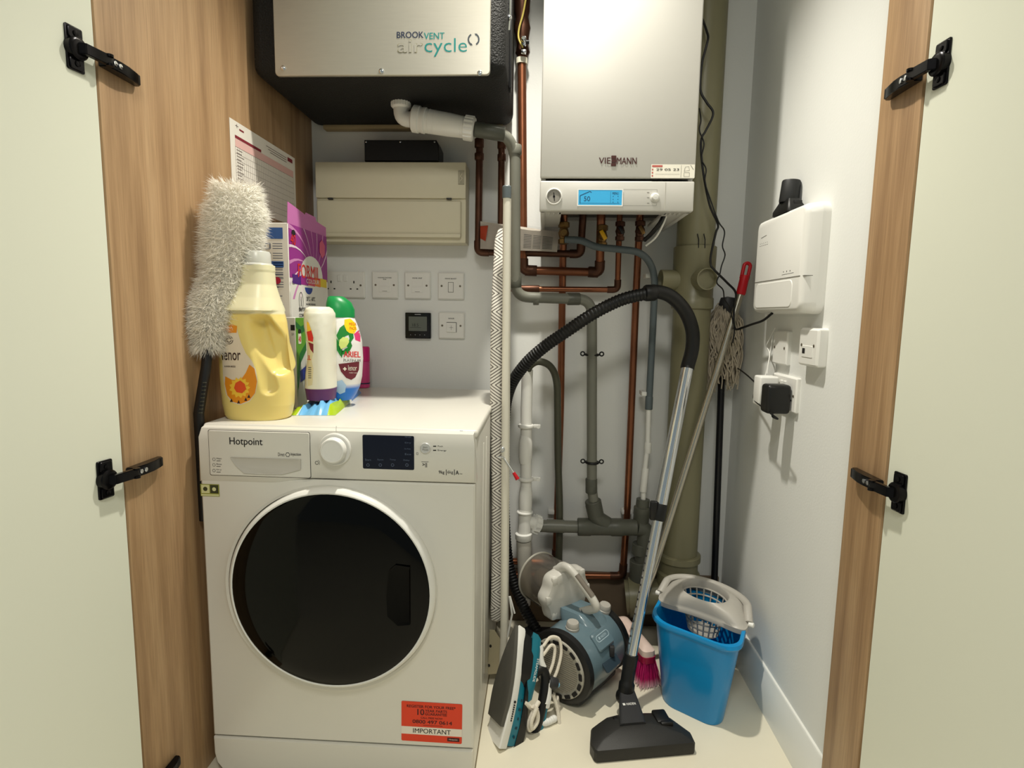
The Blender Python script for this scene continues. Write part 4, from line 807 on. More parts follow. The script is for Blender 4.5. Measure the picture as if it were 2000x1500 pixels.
part('indicator_lettering', g, M_ink, cpn); g = G(); a, b = L2(823, 902, Y_), L2(837, 902, Y_); g.line([a, b], 0.0008, CP, 0, 0.0004); put(g, '>||', (825, 904), (834, 913), Y_, CP, 0.02); part('pause_symbol', g, M_ink, cpn); g = G()
c = L2(619, 904, Y_); g.band(circle(0.004, 14, *c), circle(0.003, 14, *c), CP, 0, 0.0004); g.band(circle(0.0066, 8, c[0], c[1], a0=-40, a1=70), circle(0.006, 8, c[0], c[1], a0=-40, a1=70), CP, 0, 0.0004, False); part('dial_symbol', g, M_ink, cpn); g = G(); c = L2(815, 886, Y_); g.band(rrect(0.004, 0.005, 0.001, cx=c[0], cy=c[1]), rrect(0.003, 0.004, 0.001, cx=c[0], cy=c[1]), CP, 0, 0.0004)
part('lock_symbol', g, M_ink, cpn); g = G(); put(g, 'Active', (898, 840), (904, 842.5), Y_, CP)
part('lettering', g, M_ink, cpn)
g = G(); pr = rrect(wx1-wx0-0.006, zS-0.002+0.05, 0.05, 8, cx=(wx0+wx1)/2, cy=(zS-0.002-0.05)/2+0.025); pr = [(x, max(z, 0.004)) for x, z in pr]
pr = [(wx0+0.003, zS-0.001), (wx0+0.003, 0.05), (wx0+0.008, 0.028), (wx0+0.02, 0.012), (wx1-0.02, 0.012), (wx1-0.008, 0.028), (wx1-0.003, 0.05), (wx1-0.003, zS-0.001)]
g.prism(pr, 0.018, fback((0, WF+0.016, 0)), bev=0.003); part('kick_plate', g, M_ws, t)
for x in (wx0+0.05, wx1-0.05):
    for y in (1.22, 1.76): g = G(); g.lathe([(0.02, 0), (0.02, 0.006), (0.012, 0.008), (0.012, 0.02)], fr((x, y, 0), (1, 0, 0), (0, 1, 0)), 16); part('foot', g, M_black, t)
# stickers
Y2 = WF-0.0006; SF = fback((0, Y2, 0))
a = at(788, 1369, Y2); b = at(907, 1376, Y2); d = at(784, 1446, Y2); A = fr((d.x, Y2, d.z), (b.x-a.x, 0, b.z-a.z), (a.x-d.x, 0, a.z-d.z)); w = (b-a).length; h = (a-d).length
g = G(); g.flat(rrect(w, h, 0.003, cx=w/2, cy=h/2), A); st = part('sticker', g, mat('orange_red_sticker', (226, 62, 26), 0.5), t, 'orange red guarantee sticker')
g = G(); g.flat([(0, h*.18), (w, h*.18), (w, h*.37), (0, h*.37)], A, 0, 0.0002); part('sticker_band', g, mat('sticker_white', (236, 226, 212), 0.5), st)
g = G(); Mx = mat('dark_red_ink', (70, 14, 16), 0.6)
g.text('REGISTER FOR YOUR FREE*', A, h*.07, w*.80, 0, 0.0003, 0.03, 'c', (w*.49, h*.885)); g.text('10', A, h*.15, w*.11, 0, 0.0003, 0.03, 'c', (w*.32, h*.745)); g.text('YEAR PARTS', A, h*.065, w*.36, 0, 0.0003, 0.03, 'c', (w*.57, h*.785)); g.text('GUARANTEE', A, h*.065, w*.36, 0, 0.0003, 0.03, 'c', (w*.57, h*.705)); g.text('CALL FREE NOW', A, h*.045, w*.36, 0, 0.0003, 0.02, 'c', (w*.5, h*.605)); g.text('0800 497 0614', A, h*.09, w*.65, 0, 0.0003, 0.035, 'c', (w*.51, h*.505)); g.line([(w*.36, h*.42), (w*.68, h*.42)], 0.0008, A, 0, 0.0003)
part('lettering', g, Mx, st); g = G(); g.flat([(w*.76, h*.05), (w*.96, h*.05), (w*.96, h*.145), (w*.76, h*.145)], A, 0, 0.0003); part('logo_patch', g, Mx, st)
g = G(); g.text('IMPORTANT', A, h*.115, w*.62, 0, 0.0004, 0.012, 'c', (w*.505, h*.275)); part('lettering', g, M_ink, st)
g = G(); g.text('Hotpoint', A, h*.04, w*.14, 0, 0.0005, 0.0, 'c', (w*.86, h*.097)); part('lettering', g, mat('sticker_white', (236, 226, 212), 0.5), st)
x0, x1, z0, z1 = rectpx((391, 945), (429, 970), Y2); w, h = x1-x0, z1-z0; A = fback((x0, Y2, z0))
g = G(); g.flat(rrect(w, h, 0.0006, cx=w/2, cy=h/2), A); st = part('sticker', g, mat('olive_green_sticker', (150, 152, 62), 0.6), t, 'small green energy sticker')
g = G(); g.flat([(w*.05, h*.26), (w*.48, h*.26), (w*.48, h*.94), (w*.05, h*.94)], A, 0, 0.0002); g.flat(circle(h*.16, 14, cx=w*.73, cy=h*.6), A, 0, 0.0005); g.flat([(w*.03, h*.04), (w*.97, h*.04), (w*.97, h*.18), (w*.03, h*.18)], A, 0, 0.0002); part('sticker_print', g, mat('pale_green_ink', (214, 214, 160), 0.6), st)
g = G(); g.flat([(w*.52, h*.26), (w*.95, h*.26), (w*.95, h*.94), (w*.52, h*.94)], A, 0, 0.0003); g.flat(circle(h*.18, 14, cx=w*.26, cy=h*.6), A, 0, 0.0003); part('sticker_print', g, mat('dark_olive_ink', (58, 60, 34), 0.6), st)

# ------------------------------------------------------------------ things on top of the washing machine
# yellow softener bottle
YLb = 1.262; B = at(503, 818, YLb); zb = zT
t = thing('softener_bottle', 'large pale yellow fabric softener bottle with handle on the washing machine', 'bottle', (B.x, YLb, zb))
sil = [(522, 474, 533), (532, 473.5, 533.5), (536, 474, 533), (560, 470, 535), (585, 458, 542), (605, 446, 549), (630, 437, 556), (660, 434, 560), (700, 434, 565), (740, 436, 571), (765, 438, 572), (790, 441, 571), (810, 446, 567), (819, 452, 563)]
rings = []; prof = []
for y, xl, xr in sil[::-1]:
    a = at(xl, y, YLb); b = at(xr, y, YLb); prof.append((max(zb, zb+(a.z-B.z)), (a.x+b.x)/2, (b.x-a.x)/2))
prof[0] = (zb+0.0005, prof[0][1], prof[0][2])
def depthr(z, hw): return min(hw*0.98, 0.050) if z < zb+0.24 else hw*0.98
fine = []
for (z0, c0, h0), (z1, c1, h1) in zip(prof[:-1], prof[1:]):
    for k in range(12): u = k/12; fine.append((z0+(z1-z0)*u, c0+(c1-c0)*u, h0+(h1-h0)*u))
fine.append(prof[-1]); nb = 150
hA = at(503, 634, 1.21); hB = at(538, 714, 1.21)
def lenor(z, cx_, hw, k):
    a = 2*PI*k/nb; dy = depthr(z, hw); e = 0.82
    ca, sa = math.cos(a), math.sin(a); x = cx_+hw*math.copysign(abs(ca)**e, ca); y = YLb+dy*math.copysign(abs(sa)**e, sa)
    if sa < 0:   # grip recess and shoulder scoop on the side towards the room
        p = V((x, z)); q0 = V((hA.x, hA.z)); q1 = V((hB.x, hB.z)); dq = q1-q0; u = max(0, min(1, (p-q0).dot(dq)/dq.length_squared)); ds = (p-(q0+dq*u)).length
        rr_ = 0.013+0.009*(1-abs(u-0.4)); 
        tq = max(0, 1-(ds/(rr_*1.5))**2); y += 0.034*tq*tq*(3-2*tq)
        q0 = V((hA.x-0.015, hA.z+0.004)); q1 = V((hB.x-0.02, hB.z-0.05)); dq = q1-q0; u = max(0, min(1, (p-q0).dot(dq)/dq.length_squared)); ds = (p-(q0+dq*u)).length
        y += 0.009*max(0, 1-(ds/0.018)**2)
    return V((x, y, z))
g = G(); g.loft([[lenor(z, c, h, k) for k in range(nb)] for z, c, h in fine]); src = G(); src.bm = g.bm.copy()
lvl = at(500, 613, 1.21).z
bb = part('bottle_body', g, zstep('softener_plastic', lvl, (238, 216, 132), (232, 226, 190), 0.3, 0.25), t, ang=60)
g = G(); zc = fine[-1][0]; A = fr((fine[-1][1]-0.002, YLb, zc), (1, 0, 0), (0, 1, 0)); g.lathe([(0.033, -0.004), (0.035, 0.0), (0.033, 0.003), (0.0305, 0.004), (0.0295, 0.026), (0.027, 0.030), (0.025, 0.030), (0.024, 0.006), (0.0, 0.005)], A, 36); part('dosing_cap', g, mat('cloudy_cap', (232, 232, 224), 0.25, trans=0.35, sss=0.1), t)
def drape_flat(src, polys, dirn, off, parent, name, m, Y=1.212, label=None, rings=5):
    g = G()
    for pts, z in polys: g.flat(pts, fback((0, Y, 0)), 0, 0, rings)
    g.drape(src, dirn, off, 0.4); return part(name, g, m, parent, label)
DN = V((0.0, 1, 0))
def pxp(pts, Y): return [L2(x, y, Y) for x, y in pts]
lab = pxp([(441, 640), (452, 634), (462, 640), (470, 668), (480, 690), (492, 705), (500, 722), (503, 745), (499, 768), (488, 784), (470, 791), (452, 786), (441, 770), (436, 740), (434, 700), (435, 660)], 1.212)
lb = drape_flat(src, [(lab, 0)], DN, 0.0003, t, 'front_label', mat('label_cream', (228, 214, 190), 0.45), rings=8)
ora = pxp([(487, 712), (497, 720), (502, 745), (498, 768), (487, 782), (470, 789), (455, 785), (444, 772), (439, 750), (440, 735), (452, 742), (470, 742), (480, 728)], 1.212)
drape_flat(src, [(ora, 0)], DN, 0.0006, lb, 'print', mat('orange_print', (232, 146, 30), 0.45), rings=7)
drape_flat(src, [(pxp([(443, 640), (452, 633), (463, 637), (462, 650), (450, 650), (440, 647)], 1.212), 0)], DN, 0.0006, lb, 'print', mat('orange_print', (232, 146, 30), 0.45), rings=7)
pet = []
for k in range(13):
    a = 2*PI*k/13; c = V((468, 757)); d = V((math.cos(a), math.sin(a))); n_ = V((-d.y, d.x)); pet.append((pxp([tuple(c+d*4-n_*2), tuple(c+d*4+n_*2), tuple(c+d*15+n_*4.5), tuple(c+d*21), tuple(c+d*15-n_*4.5)], 1.212), 0))
drape_flat(src, pet, DN, 0.0008, lb, 'print', mat('yellow_print', (248, 200, 62), 0.45), rings=3)
drape_flat(src, [(pxp([(460, 748), (469, 743), (478, 750), (481, 760), (473, 768), (462, 766), (457, 758)], 1.212), 0)], DN, 0.0011, lb, 'print', mat('red_orange_print', (226, 84, 34), 0.45), rings=4)
g = G(); A = fback((0, 1.212, 0))
def putL(s, a, b, bold=0.0, Y=1.212):
    p, q = L2(*a, Y), L2(*b, Y); g.text(s, A, abs(p[1]-q[1]), abs(q[0]-p[0]), 0, 0, bold, 'c', ((p[0]+q[0])/2, (p[1]+q[1])/2))
putL('lenor', (433, 681), (470, 704), 0.006); putL('SUMMER BREEZE', (438, 714), (460, 717.5), 0.02)
c = L2(447, 664, 1.212)
for r_ in (0.0092, 0.0055): g.band(circle(r_, 20, *c, a0=20, a1=360), circle(r_-0.0013, 20, *c, a0=20, a1=360), A, 0, 0, False)
g.drape(src, DN, 0.0011, 0.4); part('lettering', g, mat('brown_ink', (54, 30, 26), 0.5), lb); g = G()
for x, y in ((452, 783), (466, 786), (480, 781), (486, 775)): g.flat(pxp([(x, y-5), (x+3, y+2), (x-3, y+2)], 1.212), A)
g.drape(src, DN, 0.0011, 0.4); part('small_marks', g, mat('brown_ink', (54, 30, 26), 0.5), lb)
src.bm.free()

# white fluffy duster
def strand_mesh(g, base, d, L_, w, bend):
    u = d.cross(V((random.random()-.5, random.random()-.5, random.random()-.5)))
    if u.length < 1e-6: return
    u = u.normalized()*w; m = base+d*L_*0.55+bend*0.4; e = base+d*L_+bend
    def cl(p): p = V(p); p.x = max(p.x, XL+0.001); return p
    g.add([cl(base-u), cl(base+u), cl(m+u*0.8), cl(m-u*0.8), cl(e)], [(0, 1, 2, 3), (3, 2, 4)])
def dpos(px, py): return at(px, py, 1.185+max(0, (px-375))/165*0.115)
ax = [dpos(462, 372), dpos(460, 420), dpos(452, 480), dpos(440, 540), dpos(424, 590), dpos(415, 635), dpos(408, 672)]
axr = [0.054, 0.074, 0.070, 0.054, 0.062, 0.056, 0.034]
hb = V((-0.7385, 1.185, zT-0.22)); t = thing('fluffy_duster', 'white fluffy duster with black handle standing between washing machine and wood panel', 'duster', hb)
pts = spline(ax, 6); g = G(); rr_ = []
for i in range(len(pts)):
    f = i/6; k = min(int(f), 5); rr_.append(axr[k]*(1-(f-k))+axr[k+1]*(f-k))
ud = V((0.83, 0.56, 0)).normalized(); vd = V((-0.56, 0.83, 0)); rings = []
for p, r_ in zip(pts, rr_):
    q = []
    for k in range(20):
        a = 2*PI*k/20; z = p+ud*(math.cos(a)*r_*0.72)+vd*(math.sin(a)*r_*0.34); z.x = max(z.x, XL+0.002); q.append(z)
    rings.append(q)
g.loft(rings); M_fl = mat('white_fluff', (252, 250, 244), 0.9, noise=0.01)
def translucent(m, k):
    N = m.node_tree.nodes; L = m.node_tree.links; b = N['Principled BSDF']; tr = N.new('ShaderNodeBsdfTranslucent'); ms = N.new('ShaderNodeMixShader'); ms.inputs[0].default_value = k
    tr.inputs[0].default_value = b.inputs['Base Color'].default_value; L.new(b.inputs['Base Color'].links[0].from_socket, tr.inputs[0])
    L.new(b.outputs[0], ms.inputs[1]); L.new(tr.outputs[0], ms.inputs[2]); L.new(ms.outputs[0], N['Material Output'].inputs[0])
    b.inputs['Specular IOR Level'].default_value = 0.1
translucent(M_fl, 0.62)
core = part('fluff_core', g, M_fl, t)
g = G()
for i in range(26000):
    f = random.random()*(len(pts)-1); k = min(int(f), len(pts)-2); p = pts[k].lerp(pts[k+1], f-k); r_ = rr_[k]*(1-(f-k))+rr_[k+1]*(f-k); a = random.random()*2*PI
    rad = ud*math.cos(a)+vd*math.sin(a)*0.6; end = 0
    if f < 3: end = (3-f)/3*0.9
    if f > len(pts)-4: end = -(f-len(pts)+4)/3*0.8
    d = (rad+V((0, 0, end))+V((random.gauss(0, .4), random.gauss(0, .4), random.gauss(0, .4)))).normalized()
    strand_mesh(g, p+ud*(math.cos(a)*r_*0.70)+vd*(math.sin(a)*r_*0.32)+V((0, 0, end*0.012)), d, random.uniform(0.010, 0.026), random.uniform(0.0005, 0.0010), V((random.gauss(0, .004), random.gauss(0, .004), random.gauss(0, .004)-.004)))
part('fluff', g, M_fl, core, stuff=True)
h0 = dpos(408, 668); h1 = at(402, 720, 1.188); h1.x = max(h1.x, -0.735); h2 = V((-0.733, 1.185, zT+0.0)); h2.x = -0.7385
g = G(); g.tube([h0+V((0, 0, 0.05)), h0, h1, h2+V((0.001, 0, 0.02)), hb+V((0.0, 0, 0))], [0.007, 0.010, 0.0105, 0.0108, 0.009], 16); hd = part('handle', g, M_black, t)
g = G()
for k in range(9):
    z = h1.lerp(h2, 0.25+0.07*k); g.box(z+V((0.006, -0.0085, 0)), (0.008, 0.003, 0.0022), 0.0004)
part('grip_ribs', g, mat('ash_rubber', (66, 68, 58), 0.6), hd)

# purple and white detergent box (open flap), standing along the panel
xB = -0.647; yn, yf = 1.452, 1.712; zt = at(559, 435, yn).z; hh = zt-zT; dx = 0.098
t = thing('detergent_box', 'tall purple and white detergent box with its lid flap standing up', 'box', (xB-dx/2, (yn+yf)/2, zT))
g = G(); g.span((xB-dx, yn, zT+0.0005), (xB, yf, zT+hh), 0.0012, seg=1); bx = part('carton', g, zstep('carton_white', 9, (226, 224, 216), (226, 224, 216), 0.5), t)
FB2 = fr((xB+0.0007, yn, zT), (0, 1, 0), (0, 0, 1)); w = yf-yn
g = G(); fl_ = [(0.0, hh), (w, hh), (w, hh+0.030), (w*.62, hh+0.052), (w*.46, hh+0.046), (w*.43, hh+0.054), (w*.02, hh+0.056)]
fl_ = [(0.0, hh-0.002), (w, hh-0.002), (w, hh+0.026), (w*.72, hh+0.033), (w*.70, hh+0.043), (w*.45, hh+0.045), (w*.43, hh+0.038), (w*.36, hh+0.041), (0.005, hh+0.053)]
g.prism(fl_, 0.001, fr((xB-0.0015, yn, zT), (0, 1, 0), (0, 0, 1)) @ Matrix.Rotation(R(0), 4, 'X')); fp_ = part('lid_flap', g, mat('orchid_card', (196, 112, 176), 0.5), t, 'pink purple card flap')
def clip(poly, x0, x1, y0, y1):
    def cut(P, ins, itx):
        o = []
        for i in range(len(P)):
            a, b = P[i-1], P[i]
            if ins(b):
                if not ins(a): o.append(itx(a, b))
                o.append(b)
            elif ins(a): o.append(itx(a, b))
        return o
    for ax_, lim, sg in ((0, x0, 1), (0, x1, -1), (1, y0, 1), (1, y1, -1)):
        if not poly: return poly
        poly = cut(poly, lambda p: sg*(p[ax_]-lim) >= 0, lambda a, b: tuple(a[i]+(b[i]-a[i])*(lim-a[ax_])/(b[ax_]-a[ax_]) if i != ax_ else lim for i in (0, 1)))
    return poly
zw = at(600, 565, 1.58).z-zT
g = G(); g.flat([(0.001, zw+0.025), (w-0.001, zw+0.025), (w-0.001, hh-0.001), (0.001, hh-0.001)], FB2); pb_ = part('print', g, mat('purple_print', (150, 44, 138), 0.45), bx)
cx_, cy_ = w*.55, zw+0.045
def swirl(a0, wid, r1=0.34, tw=1.3, n=14):
    L_, Rr = [], []
    for k in range(n+1):
        r_ = 0.02+r1*k/n; a = a0+tw*(k/n)**0.8; ww = wid*(0.25+0.75*k/n)
        L_.append((cx_+r_*math.cos(a-ww), cy_+r_*math.sin(a-ww))); Rr.append((cx_+r_*math.cos(a+ww), cy_+r_*math.sin(a+ww)))
    return L_, Rr
def swirls(specs, z):
    g = G()
    for a0, wd in specs:
        L_, Rr = swirl(R(a0), wd)
        for k in range(len(L_)-1):
            q = clip([L_[k], L_[k+1], Rr[k+1], Rr[k]], 0.001, w-0.001, zw-0.03, hh-0.001)
            if q and len(q) > 2: g.flat(q, FB2, 0, z)
    return g
part('print', swirls([(20, .06), (62, .05), (102, .06), (140, .07), (178, .08)], 0.0003), mat('orchid_print', (206, 136, 190), 0.45), pb_)
g = G(); g.flat(clip([(cx_+0.078*math.cos(R(a)), cy_-0.012+0.058*math.sin(R(a))) for a in range(0, 360, 10)], 0.001, w-0.001, zw-0.02, hh), FB2, 0, 0.00035); part('print', g, mat('carton_white_print', (228, 226, 218), 0.5), pb_)
part('print', swirls([(0, .045), (42, .03), (84, .03), (122, .05), (160, .05), (196, .06)], 0.0005), mat('pale_lilac_print', (236, 214, 228), 0.45), pb_)
g = G(); g.flat([(0.001, 0.001), (w-0.001, 0.001), (w-0.001, zw+0.026), (w*.8, zw+0.035), (w*.5, zw+0.05), (w*.25, zw+0.035), (0.001, zw-0.01)], FB2, 0, 0.0002); part('print', g, mat('carton_white_print', (228, 226, 218), 0.5), bx)
def FZ(px, py): p = atX(px, py, xB+0.001); return (p.y-yn, p.z-zT)
g = G(); a, b = FZ(584, 522), FZ(622, 541); g.text('FORMIL', FB2, 0.036, (b[0]-a[0])*1.12, 0, 0.0012, 0.015, 'c', ((a[0]+b[0])/2, (a[1]+b[1])/2)); part('brand_lettering', g, mat('red_ink', (216, 44, 40), 0.5), bx); g = G()
c = FZ(572, 468); g.text('40', FB2, 0.026, 0.03, 0, 0.0012, 0.01, 'c', c); part('lettering', g, mat('red_ink', (216, 44, 40), 0.5), bx)
a, b = FZ(566, 549), FZ(638, 550); y1 = (a[1]+b[1])/2
cols = [((76, 20, 120), .06, .26), ((150, 24, 130), .26, .44), ((210, 60, 90), .44, .62), ((232, 130, 30), .62, .78), ((222, 196, 20), .78, .96)]
for i, (c_, u0, u1) in enumerate(cols):
    g = G(); g.flat([(w*u0, y1-0.011), (w*u1, y1-0.013), (w*u1, y1+0.011), (w*u0, y1+0.013)], FB2, 0, 0.0008); part('print', g, mat('band_%d' % i, c_, 0.45), bx)
g = G(); g.text('COLOUR', FB2, 0.012, w*.34, 0, 0.0014, 0.01, 'c', (w*.56, y1)); part('lettering', g, M_wplas, bx)
g = G(); a = FZ(603, 565); g.flat(circle(0.026, 12, a[0], a[1]+0.004, 0.018, 180, 360), FB2, 0, 0.0006); part('print', g, mat('blue_print', (30, 62, 150), 0.5), bx)
g = G(); c = FZ(573, 455); g.flat(circle(0.012, 14, c[0], c[1], 0.008), FB2, 0, 0.001); part('cap_symbol', g, M_ink, bx); g = G()
c = FZ(588, 588); g.band(circle(0.014, 18, c[0], c[1], 0.024), circle(0.012, 18, c[0], c[1], 0.022), FB2, 0, 0.0008); g.line([(c[0], c[1]-0.014), (c[0], c[1]+0.012)], 0.003, FB2, 0, 0.0008)
c = FZ(607, 586); g.text('20°C - 60°C', FB2, 0.012, 0.06, 0, 0.0008, 0.01, 'c', (c[0], c[1]+0.003)); g.text('MACHINE WASHABLE', FB2, 0.005, 0.065, 0, 0.0008, 0.02, 'c', (c[0], c[1]-0.012))
c = FZ(590, 606); g.text('BIOTEX', FB2, 0.010, 0.05, 0, 0.0008, 0.03, 'l', (c[0]-0.02, c[1]+0.002)); g.text('COFFT', FB2, 0.010, 0.04, 0, 0.0008, 0.03, 'l', (c[0]-0.02, c[1]-0.014)); part('lettering', g, M_ink, bx)
g = G(); c = FZ(629, 486); g.flat([(c[0], c[1]+0.026), (c[0]+0.02, c[1]+0.01), (c[0]+0.018, c[1]-0.016), (c[0]-0.004, c[1]-0.028), (c[0]-0.022, c[1]-0.012), (c[0]-0.02, c[1]+0.014)], FB2, 0, 0.0012); part('print', g, mat('pink_print', (216, 96, 130), 0.5), bx)
FS = fback((xB-dx, yn-0.0006, zT))
for y0, y1 in ((hh-0.040, hh-0.012), (at(545, 515, yn).z-zT-0.009, at(545, 515, yn).z-zT+0.006)): g = G(); g.flat([(dx*.40, y0), (dx*.86, y0), (dx*.86, y1), (dx*.40, y1)], FS); part('heading_bar', g, mat('steel_blue_print', (52, 92, 156), 0.5), bx)
g = G()
for k in range(5):
    zc = hh-0.058-0.024*k; g.band(rrect(0.016, 0.016, 0.003, cx=dx*.45, cy=zc), rrect(0.009, 0.009, 0.002, cx=dx*.45, cy=zc), FS)
    for j in range(3): g.line([(dx*.58, zc+0.006-0.006*j), (dx*.84, zc+0.006-0.006*j)], 0.0018, FS)
for k in range(12): g.line([(dx*.42, at(545, 527, yn).z-zT-0.011*k), (dx*(.7+.15*random.random()), at(545, 527, yn).z-zT-0.011*k)], 0.0018, FS)
part('print', g, mat('print_slate', (96, 104, 120), 0.6), bx)
g = G(); c = at(542, 548, yn); g.flat(circle(0.009, 16, c.x-(xB-dx), c.z-zT), FS, 0, 0.0003); part('print', g, mat('crimson_print', (178, 34, 64), 0.5), bx)

# green detergent box
xG = -0.606; gy0, gy1 = 1.385, 1.445; gz = at(569, 620, gy0).z
t = thing('detergent_box', 'smaller green and white detergent box behind the yellow softener bottle', 'box', (xG-0.03, (gy0+gy1)/2, zT))
g = G(); g.span((xG-0.034, gy0, zT+0.0005), (xG, gy1, gz), 0.001, seg=1); bx = part('carton', g, mat('carton_grey', (206, 206, 200), 0.5), t)
FG = fr((xG+0.0006, gy0, zT), (0, 1, 0), (0, 0, 1)); w = gy1-gy0; h = gz-zT
g = G(); g.flat([(0.0005, h*.52), (w, h*.66), (w, h-0.0005), (0.0005, h-0.0005)], FG); g.flat([(0.0005, h*.10), (w*.12, h*.30), (w*.4, h*.55), (w, h*.66), (w*.6, h*.70), (0.0005, h*.6)], FG, 0, 0.0001); part('print', g, mat('leaf_green_print', (96, 160, 40), 0.45), bx)
g = G(); g.flat([(0.0005, h*.90), (w*.5, h*.82), (w, h*.86), (w, h*.93), (w*.5, h*.90), (0.0005, h*.96)], FG, 0, 0.0004); g.flat([(0.0005, h*.34), (w*.3, h*.6), (w, h*.72), (w, h*.63), (w*.4, h*.5), (w*.1, h*.2)], FG, 0, 0.0004); part('print', g, mat('deep_green_print', (28, 112, 44), 0.45), bx)
g = G(); c = (w*.35, h*.79); g.flat(rrect(0.018, 0.026, 0.003, cx=c[0], cy=c[1]-0.005), FG, 0, 0.0006); part('print', g, mat('sticker_white', (236, 226, 212), 0.5), bx)
g = G(); g.text('40', FG, 0.014, 0.014, 0, 0.0009, 0.02, 'c', (c[0], c[1]-0.006)); part('lettering', g, mat('red_ink', (216, 44, 40), 0.5), bx)
g = G(); g.flat([(w*.3, h*.28), (w, h*.32), (w, h*.46), (w*.3, h*.41)], FG, 0, 0.0006); part('print', g, mat('royal_blue_print', (26, 48, 140), 0.5), bx)
g = G(); g.flat(circle(0.009, 12, c[0], c[1]+0.013, 0.006), FG, 0, 0.0007); part('print', g, M_ink, bx)
FS = fback((xG-0.034, gy0-0.0006, zT)); g = G(); g.flat([(0.022, h*.86), (0.033, h*.86), (0.033, h*.92), (0.022, h*.92)], FS); g.text('21', FS, 0.005, None, 0, 0.0002, 0, 'c', (0.027, h*.82)); part('print', g, M_ink, bx)

# flat soft wipes pack lying in front
t = thing('wipes_packet', 'crumpled green and blue soft packet lying flat on the washing machine top', 'packet', (-0.50, 1.36, zT))
q = [atZ(566, 812, zT), atZ(655, 812, zT), atZ(706, 768, zT), atZ(580, 772, zT)]
q[3].x, q[3].y = q[0].x+0.035, q[2].y
g = G(); nx, ny = 22, 14; M_pk = [mat('lime_film', (168, 196, 34), 0.25), mat('sky_blue_film', (110, 178, 226), 0.25), mat('white_film', (226, 230, 226), 0.25), mat('leaf_film', (84, 150, 40), 0.25), mat('strong_blue_film', (36, 116, 206), 0.25)]
def pk(u, v):
    p = (q[0]*(1-u)+q[1]*u)*(1-v)+(q[3]*(1-u)+q[2]*u)*v
    e = min(1, 7*min(u, 1-u))*min(1, 12*v, 6*(1-v)); e = e**0.5
    return p, zT+0.001+0.030*e*(0.70+0.25*math.sin(9*u+2)*math.cos(5*v)+0.16*math.sin(31*u+17*v)+0.10*math.sin(47*u-23*v))
top = [[V((*pk(i/nx, j/ny)[0].xy, pk(i/nx, j/ny)[1])) for i in range(nx+1)] for j in range(ny+1)]
vs = [p for r_ in top for p in r_]; fs, ms = [], []
for j in range(ny):
    for i in range(nx):
        u, v = (i+.5)/nx, (j+.5)/ny; fs.append((j*(nx+1)+i, j*(nx+1)+i+1, (j+1)*(nx+1)+i+1, (j+1)*(nx+1)+i))
        ms.append(1 if (v < .30-.12*abs(u-.45) and u > .16 and u < .80) else 2 if (v < .36-.12*abs(u-.45) and u > .13 and u < .83) else 0 if u < .62 or v < .4 else 4 if u > .82 and v > .6 else 2 if (int(u*30)+int(v*20)) % 3 == 0 else 3)
b = [g.bm.verts.new(v) for v in vs]
for f, m_ in zip(fs, ms): g.bm.faces.new([b[i] for i in f]).material_index = m_
per = [top[0][i] for i in range(nx+1)]+[top[j][nx] for j in range(1, ny+1)]+[top[ny][i] for i in range(nx-1, -1, -1)]+[top[j][0] for j in range(ny-1, 0, -1)]
g.loft([per, [V((p.x, p.y, zT+0.0004)) for p in per]], False, True, 2); part('film', g, M_pk, t, ang=80)

# white bottle with purple cap, standing cap down on the packet
def bottle(sil, Y, zbase, dr, name, parent, m, n=40, yaw=0.0, sq=1.0, tex=None):
    g = G(); fine = []
    P_ = [(zbase+(at(a, y, Y).z-at(sil[-1][1], sil[-1][0], Y).z), (at(a, y, Y).x+at(b, y, Y).x)/2, (at(b, y, Y).x-at(a, y, Y).x)/2, k) for (y, a, b), k in zip(sil, dr)][::-1]
    for A_, B_ in zip(P_[:-1], P_[1:]):
        for k in range(6): u = k/6; fine.append(tuple(A_[i]+(B_[i]-A_[i])*u for i in range(4)))
    fine.append(P_[-1]); rings = []
    for z, c, h, d in fine:
        r_ = []
        for k in range(n):
            a = 2*PI*k/n; ca, sa = math.cos(a), math.sin(a); x = h*math.copysign(abs(ca)**sq, ca); y = d*math.copysign(abs(sa)**sq, sa)
            if tex and tex(z): x += 0.0004*random.gauss(0, 1); y += 0.0005*random.gauss(0, 1)
            yy = y+yaw*x; r_.append(V((c+x, Y+yy, z)))
        rings.append(r_)
    g.loft(rings); src = G(); src.bm = g.bm.copy(); return part(name, g, m, parent, ang=60), src, P_
zk = zT+0.030; YA = 1.365
t = thing('detergent_bottle', 'white detergent bottle upside down on its purple cap, front one of two', 'bottle', (at(627, 770, YA).x, YA, zk))
sil = [(600, 608, 640), (604, 601, 646), (614, 598.5, 651), (640, 600, 652), (670, 606, 652), (700, 606, 652), (730, 602, 653), (757, 600, 655)]
bA, srcA, PA = bottle([(y, a, b) for y, a, b in sil]+[(779, 603, 653)], YA, zk, [0.03, 0.04, 0.046, 0.05, 0.05, 0.048, 0.046, 0.042, 0.038], 'bottle_body', t, zstep('bottle_white', at(620, 757, YA).z-at(603, 779, YA).z+zk, (92, 40, 98), (232, 230, 214), 0.35, 0.1, 0.001), sq=0.85, tex=lambda z: z > at(620, 668, YA).z)
def dec(src, pts, Y, m, parent, off, name='print', rings=5): return drape_flat(src, [(pxp(pts, Y), 0)], V((0, 1, 0)), off, parent, name, m, Y, rings=rings)
YA0 = YA-0.045
dec(srcA, [(598, 622), (602, 628), (612, 655), (612, 690), (608, 706), (612, 720), (610, 752), (602, 754), (600, 720), (603, 690), (600, 650)], YA0, mat('label_cream2', (222, 212, 176), 0.45), bA, 0.0003, rings=6)
